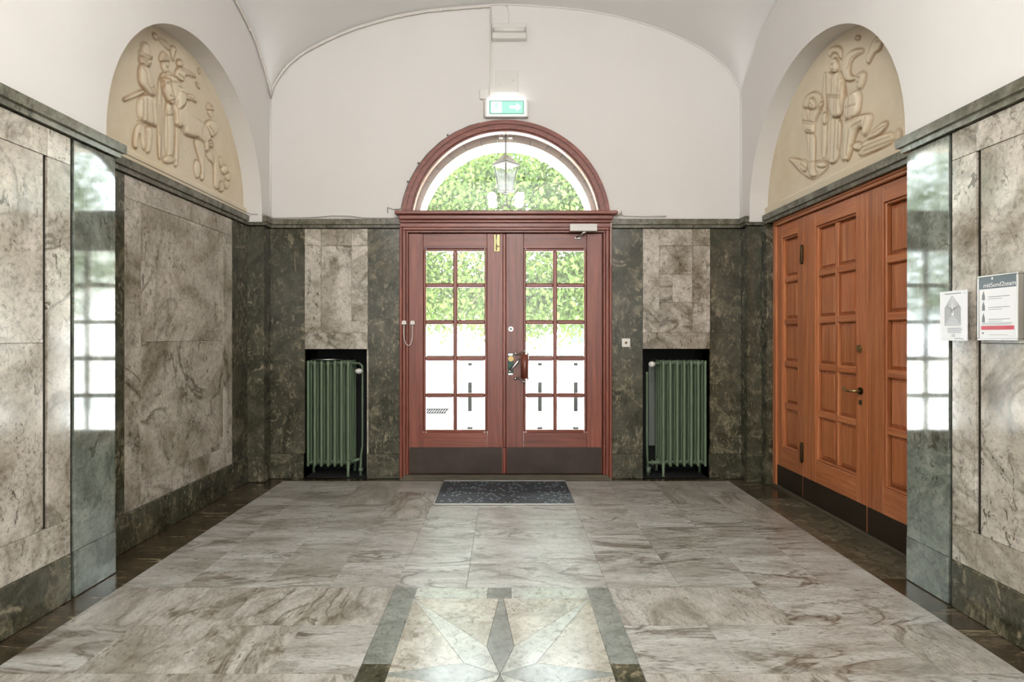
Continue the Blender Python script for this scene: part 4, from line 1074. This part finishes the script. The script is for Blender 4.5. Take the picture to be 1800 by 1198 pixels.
# ------------------------------------------------------------------ wall fittings on the back wall
es = empty('exit_sign', (0, YB, bz(209))); tag(es, 'lit green emergency exit sign in white housing above the arch', 'sign')
MB().bbox(bx(852), bx(928.5), YB-0.055, YB, bz(209), bz(178.5), 0.006).build('housing', M['white_plastic'], es)
MB().bbox(bx(856.5), bx(924.5), YB-0.062, YB-0.056, bz(208), bz(179.5), 0.002).build('diffuser', emis('sign_frame_lit', (0.95,1,0.99,1), 0.55), es)
MB().bbox(bx(860.5), bx(920.5), YB-0.0655, YB-0.0625, bz(205), bz(181.5), 0.001).build('green_rim', M['sign_rim'], es)
MB().bbox(bx(862), bx(919), YB-0.067, YB-0.0656, bz(203.5), bz(183), 0.0004).build('green_face', M['sign_green'], es)
MB().bbox(bx(858), bx(923), YB-0.045, YB-0.01, bz(178.4), bz(177.2), 0.001).build('top_light_slot', M['sign_diffuser'], es)
# white doorway with running figure and arrow on the face
zc = bz(193)
def flat(mb, pts): return mb.extrude(pts, XZ, YB-0.0695, YB-0.0675)
ox = bx(872); s_ = 0.0125
def P_(l): return [(ox+a*s_, zc+b*s_) for a, b in l]
mb = MB()
flat(mb, [(bx(864), bz(203)), (bx(882), bz(203)), (bx(882), bz(183.5)), (bx(864), bz(183.5))])
mb.build('pictogram_door', M['sign_white'], es)
mb = MB()
def flat2(mb, pts): return mb.extrude(pts, XZ, YB-0.0715, YB-0.0697)
flat2(mb, P_([(0.5+0.55*math.cos(t), 3.0+0.55*math.sin(t)) for t in np.linspace(0, 2*PI, 13)[:-1]]))
flat2(mb, P_([(-0.6,2.2),(0.6,2.3),(0.9,0.4),(-0.1,0.2)])); flat2(mb, P_([(-0.1,0.4),(0.9,0.5),(1.6,-1.0),(1.0,-1.3),(0.4,-0.2)])); flat2(mb, P_([(-0.1,0.5),(0.5,0.2),(-0.2,-1.3),(-1.8,-2.2),(-2.0,-1.7),(-0.8,-0.9)]))
flat2(mb, P_([(1.0,-1.3),(1.6,-1.0),(1.4,-3.0),(0.8,-3.0)])); flat2(mb, P_([(-0.5,2.2),(-0.3,1.7),(-1.7,1.0),(-2.0,1.4)])); flat2(mb, P_([(0.4,2.2),(0.6,1.7),(1.8,1.4),(2.0,1.8)]))
mb.build('pictogram_figure', M['sign_green'], es)
ax = bx(905)
mb = MB(); flat(mb, [(ax-0.05, zc+0.014), (ax+0.015, zc+0.014), (ax+0.015, zc+0.040), (ax+0.062, zc), (ax+0.015, zc-0.040), (ax+0.015, zc-0.014), (ax-0.05, zc-0.014)])
mb.build('pictogram_arrow', M['sign_white'], es)
# emergency batten
bt = empty('emergency_light', (bx(895), YB, bz(73.5))); tag(bt, 'white unlit strip light fixture high on the wall under the vault', 'light')
MB().bbox(bx(865.5), bx(925), YB-0.07, YB, bz(73.5), bz(47.5), 0.006).build('light_housing', M['white_paint_metal'], bt)
MB().tube([(bx(869), YB-0.082, bz(60)), (bx(921.5), YB-0.082, bz(60))], 0.020, 12).build('tube_lamp', M['white_plastic'], bt)
for px in (868, 922.5): MB().bbox(bx(px-1.5), bx(px+1.5), YB-0.10, YB-0.065, bz(63), bz(57), 0.002).build('lamp_holder', M['steel'], bt)
MB().tube([(bx(894), YB-0.008, bz(47)), (bx(894), YB-0.008, bz(22)), (bx(893), YB-0.008, bz(14)), (bx(888), YB-0.008, bz(9.5))], 0.004, 6).build('supply_cable', M['conduit'], bt)
cv = empty('cover_plate', (bx(891), YB, bz(163))); tag(cv, 'flat white square cover plate with two screws above the exit sign', 'plate')
MB().bbox(bx(871), bx(911), YB-0.008, YB, bz(163), bz(125), 0.002).build('plate', M['white_paint_metal'], cv)
for px, py in ((878.5, 149), (902.5, 141.5)): add_disc(MB(), bx(px), YB-0.011, YB-0.0075, bz(py), 0.009, n=12).build('screw', M['steel'], cv)
jb = empty('junction_box', (bx(851), YB, bz(176))); tag(jb, 'small white square junction box left of the exit sign', 'box')
MB().bbox(bx(843.5), bx(858.5), YB-0.035, YB, bz(176), bz(160), 0.005).build('box_lid', M['white_plastic'], jb)
MB().bbox(bx(858.6), bx(861.2), YB-0.025, YB, bz(174.5), bz(168), 0.003).build('cable_gland', M['white_plastic'], jb)
MB().tube([(bx(851), YB-0.01, bz(176)), (bx(850), YB-0.01, bz(208))], 0.004, 6).build('drop_cable', M['conduit'], jb)
cd = MB()
off = 0.026
bk = [(x, YB-0.020, cz_x(x)-off) for x in np.linspace(-XM+0.035, bx(862), 40)]
sd = [(-XM+0.018, YB-d, cz_y(YB-d)-off) for d in np.linspace(math.sqrt(1.4), math.sqrt(0.045), 36)**2]
path = sd + [(-XM+0.02, YB-0.024, Z0-0.03)] + bk
cd.tube(path, 0.0095, 6)
for k in list(range(4, len(path), 7)):
    x, y, z = path[k]; cd.bbox(x-0.012, x+0.012, y-0.010, y+0.012, z-0.012, z+0.012, 0.003)
cd.tube([(bx(862.5), YB-0.014, cz_x(bx(862))-off), (bx(862.5), YB-0.014, bz(176.5))], 0.0085, 6)
o = cd.build('cable_conduit', M['conduit']); tag(move_origin(o, (bx(862.5), YB, bz(168))), 'painted cable conduit following the left vault edge down to the junction box', 'conduit')
# thin cables on the cornice and round the arch
zc1 = ZC1+0.006
lc = [(-XM+0.06, 3.4, zc1), (-XM+0.05, 2.9, zc1), ]
pth = [(-2.40, 3.42, zc1+0.004), (-2.40, 3.9, zc1+0.002), (-2.41, 4.6, zc1+0.005), (-2.41, 5.38, zc1+0.003), (-2.30, 5.40, zc1+0.006), (-2.26, YB-0.04, zc1), (-2.0, YB-0.025, zc1+0.006), (-1.86, YB-0.02, zc1+0.012), (-1.7, YB-0.02, zc1+0.026), (-1.52, YB-0.02, zc1+0.024), (-1.38, YB-0.02, zc1+0.006), (-1.2, YB-0.02, zc1+0.004), (-1.1, YB-0.02, zc1+0.004), (-1.04, YB-0.03, zc1+0.01)]
o = MB().tube(pth, 0.0032, 6).build('thin_cable', M['grey_cable']); tag(move_origin(o, pth[0]), 'thin grey cable lying along the top of the left cornice', 'cable')
tt = np.linspace(PI-0.16, PI/2+0.25, 40)
pth = [(-1.155, YB-0.012, 2.60), (-1.155, YB-0.012, 2.655), (-1.10, YB-0.012, 2.635), (-1.04, YB-0.014, 2.64)] + [(1.038*math.cos(t), YB-0.010, AC+1.038*math.sin(t)+0.002*math.sin(t*40)) for t in tt]
mb = MB().tube(pth, 0.0035, 6)
for t in (PI-0.42, PI-0.62, PI-1.0): mb.ball((1.052*math.cos(t), YB-0.008, AC+1.052*math.sin(t)), 0.010, 8, 6)
o = mb.build('thin_cable', M['grey_cable']); tag(move_origin(o, pth[0]), 'thin dark cable clipped along the left half of the arch moulding', 'cable')
rb = empty('cable_joint', (bx(1084), YB-0.03, bz(378))); tag(rb, 'small grey cable joint at the right end of the door transom', 'cable joint')
MB().ball((bx(1085), YB-0.04, bz(373.5)), 0.032, 12, 8, sc3=(1.2, 0.7, 1.0)).build('joint_blob', M['white_plastic'], rb)
MB().tube([(bx(1088), YB-0.03, bz(375)), (bx(1096), YB-0.02, bz(379.5)), (bx(1130), YB-0.02, bz(380.5)), (bx(1170), YB-0.02, bz(380.3))], 0.005, 6).tube([(bx(1083), YB-0.035, bz(378)), (bx(1079), YB-0.04, bz(384)), (bx(1073.6), YB-0.045, bz(388)), (bx(1072.2), YB-0.05, bz(400)), (bx(1072.6), YB-0.05, bz(470))], 0.004, 6).build('cable', M['conduit'], rb)
sp = MB().bbox(bx(1152), bx(1156), YB, YB-0.01, bz(380), bz(378), 0.001)
sw = empty('wall_switch', (bx(1100), YB, bz(609.5))); tag(sw, 'small white square push button plate on the green marble right of the doors', 'switch')
MB().bbox(bx(1092.8), bx(1107.5), YB-0.010, YB, bz(609.5), bz(594.5), 0.003).build('plate', M['white_plastic'], sw)
add_disc(MB(), bx(1100), YB-0.014, YB-0.009, bz(602), 0.014, n=16).build('button', M['brass'], sw)
add_disc(MB(), bx(1100), YB-0.016, YB-0.013, bz(602), 0.008, n=12).build('button_core', M['black_gap'], sw)

# ------------------------------------------------------------------ posters on the right wall
def side_y(px, X): return X*1000/abs(px-889)
def wall_poster(X, px0, px1, zt, zb):
    return side_y(px0, X), side_y(px1, X)
ev = empty('evacuation_plan', (XM-0.02, 2.93, 1.375)); tag(ev, 'white escape plan plate with nested house outline on the right marble wall', 'sign')
XE = XM-0.030
ya, yb = side_y(1652, XE), side_y(1699.5, XE); zT, zB = 1.4-(509.5-590)*side_y(1690, XE)/1000, 1.4-(598.5-590)*side_y(1680, XE)/1000
MB().bbox(XE, XE+0.006, yb, ya, zB, zT, 0.001).build('plate', M['poster_white'], ev)
for y in (ya-0.012, yb+0.012):
    for z in (zT-0.015, zB+0.012): MB().tube([(XE-0.004, y, z), (XM, y, z)], 0.004, 8).build('standoff', M['steel'], ev)
W_, H_ = ya-yb, zT-zB
def U(u, v): return (ya-u*W_, zB+v*H_)     # u from far edge to near edge
mb = MB()
def line(mb, p, q, w=0.0012, X=XE-0.0006, mi=0):
    (y0, z0), (y1, z1) = p, q; d = Vector((y1-y0, z1-z0)); L = d.length; n_ = Vector((-d.y, d.x))/L*w
    pts = [(y0+n_.x, z0+n_.y), (y1+n_.x, z1+n_.y), (y1-n_.x, z1-n_.y), (y0-n_.x, z0-n_.y)]
    mb.extrude(pts, YZ, X, X+0.0005, mi)
for k in range(8):
    t = k*0.033
    L_ = [U(0.20+t, 0.31+t*0.8), U(0.20+t, 0.66), U(0.47, 0.90-t*1.5), U(0.78-t, 0.66), U(0.78-t, 0.31+t*0.8)]
    for a, b in zip(L_, L_[1:]+L_[:1]): line(mb, a, b)
line(mb, U(0.2, 0.945), U(0.8, 0.945), 0.002)
for k, (a, b) in enumerate(((0.3,0.8),(0.3,0.85),(0.3,0.8),(0.3,0.8))): line(mb, U(a, 0.25-k*0.028), U(b, 0.25-k*0.028), 0.0013)
for k in range(3): line(mb, U(0.45, 0.13-k*0.022), U(0.58, 0.13-k*0.022), 0.001)
line(mb, U(0.55, 0.045), U(0.92, 0.04), 0.0015)
mb.build('printed_lines', M['ink'], ev)
# framed poster
ps = empty('framed_poster', (XM-0.02, 2.66, 1.37)); tag(ps, 'aluminium framed notice with grey header and red bar on the right wall', 'poster')
XP = XM-0.034
ya, yb = side_y(1717, XP), side_y(1789, XP); zT = 1.4-(481-590)*side_y(1753, XP)/1000+0.0; zB = 1.4-(598.5-590)*side_y(1753, XP)/1000
W_, H_ = ya-yb, zT-zB
MB().bbox(XP+0.006, XM, yb+0.004, ya-0.004, zB+0.004, zT-0.004, 0.001).build('backing', M['black_gap'], ps)
for a in ((yb, ya, zT-0.010, zT), (yb, ya, zB, zB+0.010), (ya-0.010, ya, zB+0.010, zT-0.010), (yb, yb+0.010, zB+0.010, zT-0.010)):
    MB().bbox(XP, XM-0.004, a[0], a[1], a[2], a[3], 0.003).build('frame_bar', M['steel'], ps)
MB().bbox(XP+0.004, XP+0.007, yb+0.009, ya-0.009, zB+0.009, zT-0.009, 0.0005).build('paper', M['poster_white'], ps)
Xp = XP+0.0032
def rectp(mb, u0, u1, v0, v1, X=Xp, mi=0):
    (y0, z0), (y1, z1) = U(u0, v0), U(u1, v1); mb.extrude([(y0,z0),(y1,z0),(y1,z1),(y0,z1)], YZ, X, X+0.0006, mi)
mb = MB(); rectp(mb, 0.04, 0.96, 0.79, 0.975); mb.build('header', M['poster_grey'], ps)
mb = MB(); rectp(mb, 0.10, 0.90, 0.165, 0.225); mb.build('red_bar', M['poster_red'], ps)
mb = MB()
for k, v_ in enumerate((0.66, 0.50, 0.32)):
    rectp(mb, 0.28, 0.80, v_, v_+0.008); rectp(mb, 0.28, 0.62, v_-0.03, v_-0.024)
    y0, z0 = U(0.12, v_-0.04); y1, _ = U(0.19, v_); mb.extrude([(y0, z0), (y1, z0), (y1, z0+0.02), ((y0+y1)/2, z0+0.045), (y0, z0+0.02)], YZ, Xp, Xp+0.0006)
rectp(mb, 0.12, 0.86, 0.262, 0.268); rectp(mb, 0.12, 0.82, 0.245, 0.250); rectp(mb, 0.3, 0.75, 0.085, 0.09); rectp(mb, 0.12, 0.16, 0.10, 0.13)
mb.build('printed_lines', M['ink'], ps)
mb = MB(); rectp(mb, 0.36, 0.40, 0.925, 0.96, Xp-0.0006); mb.build('emblem', M['poster_white'], ps)
tx = bpy.data.curves.new('header_text', 'FONT'); tx.body = 'mitSund2team'; tx.size = 0.030; tx.extrude = 0.0003
to = bpy.data.objects.new('header_text', tx); COL.objects.link(to); tx.materials.append(M['poster_white']); to.parent = ps
tm = bpy.data.meshes.new_from_object(to); bpy.data.objects.remove(to); to = bpy.data.objects.new('header_text', tm); COL.objects.link(to); to.parent = ps
yy, zz = U(0.16, 0.812); to.location = Vector((Xp-0.001, yy, zz)) - wloc(ps); to.rotation_euler = (PI/2, 0, -PI/2)

# ------------------------------------------------------------------ chandelier above the viewer (outside the frame; its globes show in the fanlight)
ch = empty('chandelier', (0, 1.0, 4.6)); tag(ch, 'brass ceiling lamp with four glowing globes above the hall', 'lamp')
MB().tube([(0, 1.0, 4.65), (0, 1.0, 3.95)], 0.012, 8).lathe((0,1.0,4.60), [(0.0,0.05),(0.07,0.05),(0.05,0.0),(0.0,0.0)], 16).build('stem', M['brass'], ch)
for k in range(4):
    a = PI/4+PI/2*k; x, y = 0.34*math.cos(a), 1.0+0.34*math.sin(a)
    MB().tube([(0, 1.0, 3.98), (x*0.6, 1.0+(y-1)*0.6, 3.90), (x, y, 3.93)], 0.009, 8).build('arm', M['brass'], ch)
    MB().ball((x, y, 3.83), 0.085, 16, 12).build('globe', M['globe'], ch)
    for z_ in (): pass

# ------------------------------------------------------------------ outside: paving, trees, bollards, building
MB().box(-40, 40, 6.12, 60, -0.4, -0.12).build('ground', M['paving'], kind='structure')
def tree(loc, rad, cz, nleaf, label, trunk_r=0.16):
    T = empty('tree', loc); tag(T, label, 'tree', None)
    x, y = loc[0], loc[1]
    MB().tube([(x, y, -0.12), (x+0.05, y, 1.2), (x-0.05, y+0.1, 2.6), (x+0.1, y, 3.9), (x, y, 5.2)], [trunk_r*1.3, trunk_r, trunk_r*0.8, trunk_r*0.55, 0.03], 10).build('trunk', M['bark'], T)
    nb = 16; tips = []
    mb = MB()
    for i in range(nb):
        a = 2*PI*i/nb + rng.uniform(-.2,.2); z0 = rng.uniform(2.0, 4.0); rr = rng.uniform(0.5, 0.95)
        p0 = Vector((x, y, z0)); p1 = Vector((x+rad[0]*rr*math.cos(a), y+rad[1]*rr*math.sin(a), z0+rng.uniform(-0.5, 1.2)))
        pm = (p0+p1)/2 + Vector((0, 0, 0.35))
        mb.tube([p0, pm, p1], [0.05, 0.03, 0.01], 6); tips += [pm, p1]
    mb.build('branches', M['bark'], T, kind='stuff')
    ncl = nleaf//28
    d = rng.normal(size=(ncl, 3)); d /= np.linalg.norm(d, axis=1)[:, None]
    r_ = rng.uniform(0.25, 1.0, ncl)**(1/2.2)
    d[:, 2] = np.sign(d[:, 2])*np.abs(d[:, 2])**0.6
    cc = np.array([x, y, cz]) + d*r_[:, None]*np.array(rad)
    cc[:, 2] = np.maximum(cc[:, 2], cz-rad[2]+rng.uniform(0, 0.5, ncl))
    c = np.repeat(cc, 28, 0) + rng.normal(size=(ncl*28, 3))*np.array([0.22, 0.22, 0.20])
    n = len(c); u = rng.normal(size=(n, 3)); u[:, 2] -= 0.9; u /= np.linalg.norm(u, axis=1)[:, None]
    w = np.cross(u, rng.normal(size=(n, 3))); w /= np.linalg.norm(w, axis=1)[:, None]; nn = np.cross(u, w)
    s_ = rng.uniform(0.035, 0.062, n)[:, None]
    vs = np.stack([c-u*s_, c+w*s_*0.75+nn*s_*0.18, c+u*s_*1.15, c-w*s_*0.75+nn*s_*0.18], 1).reshape(-1, 3)
    i0 = np.arange(n)*4
    f = np.concatenate([np.stack([i0, i0+1, i0+2], 1), np.stack([i0, i0+2, i0+3], 1)])
    MB_ = MB(); MB_.v = [tuple(v) for v in vs.tolist()]; MB_.f = [tuple(q) for q in f.tolist()]; MB_.m = [0]*len(f); MB_.sm = [False]*len(f)
    MB_.build('foliage', M['leaf'], T, kind='stuff')
tree((0.0, 12.6, -0.12), (3.1, 1.6, 2.15), 3.52, 44000, 'leafy green tree straight outside the glazed doors')
tree((-7.1, 13.6, -0.12), (2.9, 1.6, 2.2), 3.8, 11000, 'leafy green tree to one side of the doors, its crown edge in the left panes')
tree((7.2, 13.4, -0.12), (2.9, 1.6, 2.2), 3.9, 11000, 'leafy green tree to one side of the doors, its crown edge in the right panes')
bol = []
for i, (px, lab) in enumerate(((826, 'slim grey bollard seen through the left door leaf'), (949, 'slim grey bollard seen through the inner panes of the right door leaf'), (1012, 'slim grey bollard seen through the outer panes of the right door leaf'))):
    Y = 9.3; x = (px-889)/1000*Y
    b = empty('bollard', (x, Y, -0.12)); tag(b, lab, 'bollard', 'bollards on the pavement')
    MB().tube([(x, Y, -0.12), (x, Y, 0.92)], 0.030, 12).build('post', M['bollard'], b)
    MB().tube([(x, Y, 0.17), (x, Y, 0.645)], 0.033, 12).build('dark_band', M['bollard_band'], b)
    MB().tube([(x, Y, 0.92), (x, Y, 0.955), (x, Y, 0.96)], [0.036, 0.036, 0.02], 12).build('cap', M['bollard_band'], b)
    MB().tube([(x, Y, -0.12), (x, Y, -0.09)], 0.05, 12).build('foot', M['bollard_band'], b)
gr = empty('drain_grate', (-1.41, 11.4, -0.12)); tag(gr, 'dark slatted drain grate in the pale pavement', 'grate')
mb = MB()
for k in range(9): MB().box(-1.62+0.05*k, -1.595+0.05*k, 11.15, 11.75, -0.12, -0.105).build('slat', M['iron'], gr)
for y_ in (11.12, 11.74): MB().box(-1.65, -1.17, y_, y_+0.04, -0.12, -0.10).build('grate_bar', M['iron'], gr)
lw = MB().box(-12, 12, 18.0, 18.3, -0.12, 0.72).build('garden_wall', M['facade']); tag(move_origin(lw, (0, 18.1, -0.12)), 'low pale wall across the far side of the street', 'wall')
cpg = MB().box(-12, 12, 17.97, 18.33, 0.72, 0.77).build('coping', M['bollard_band']); cpg.parent = lw; cpg.location = -wloc(lw)
bd = empty('building', (4.0, 34, -0.12)); tag(bd, 'pale building with grey windows far across the street', 'building')
MB().box(-14, 22, 34, 40, -0.12, 9).build('wall', M['facade'], bd)
for r in range(3):
    for c in (-9.6, -7.4, 3.8, 6.0, 8.2, 10.4):
        x = c; z = 0.9+2.7*r
        w_ = MB().box(x, x+1.0, 33.93, 34.0, z, z+1.5).build('window', M['bollard'], bd)
        MB().box(x+0.08, x+0.47, 33.90, 33.93, z+0.08, z+1.42).box(x+0.53, x+0.92, 33.90, 33.93, z+0.08, z+1.42).build('pane', M['facade_win'], w_)
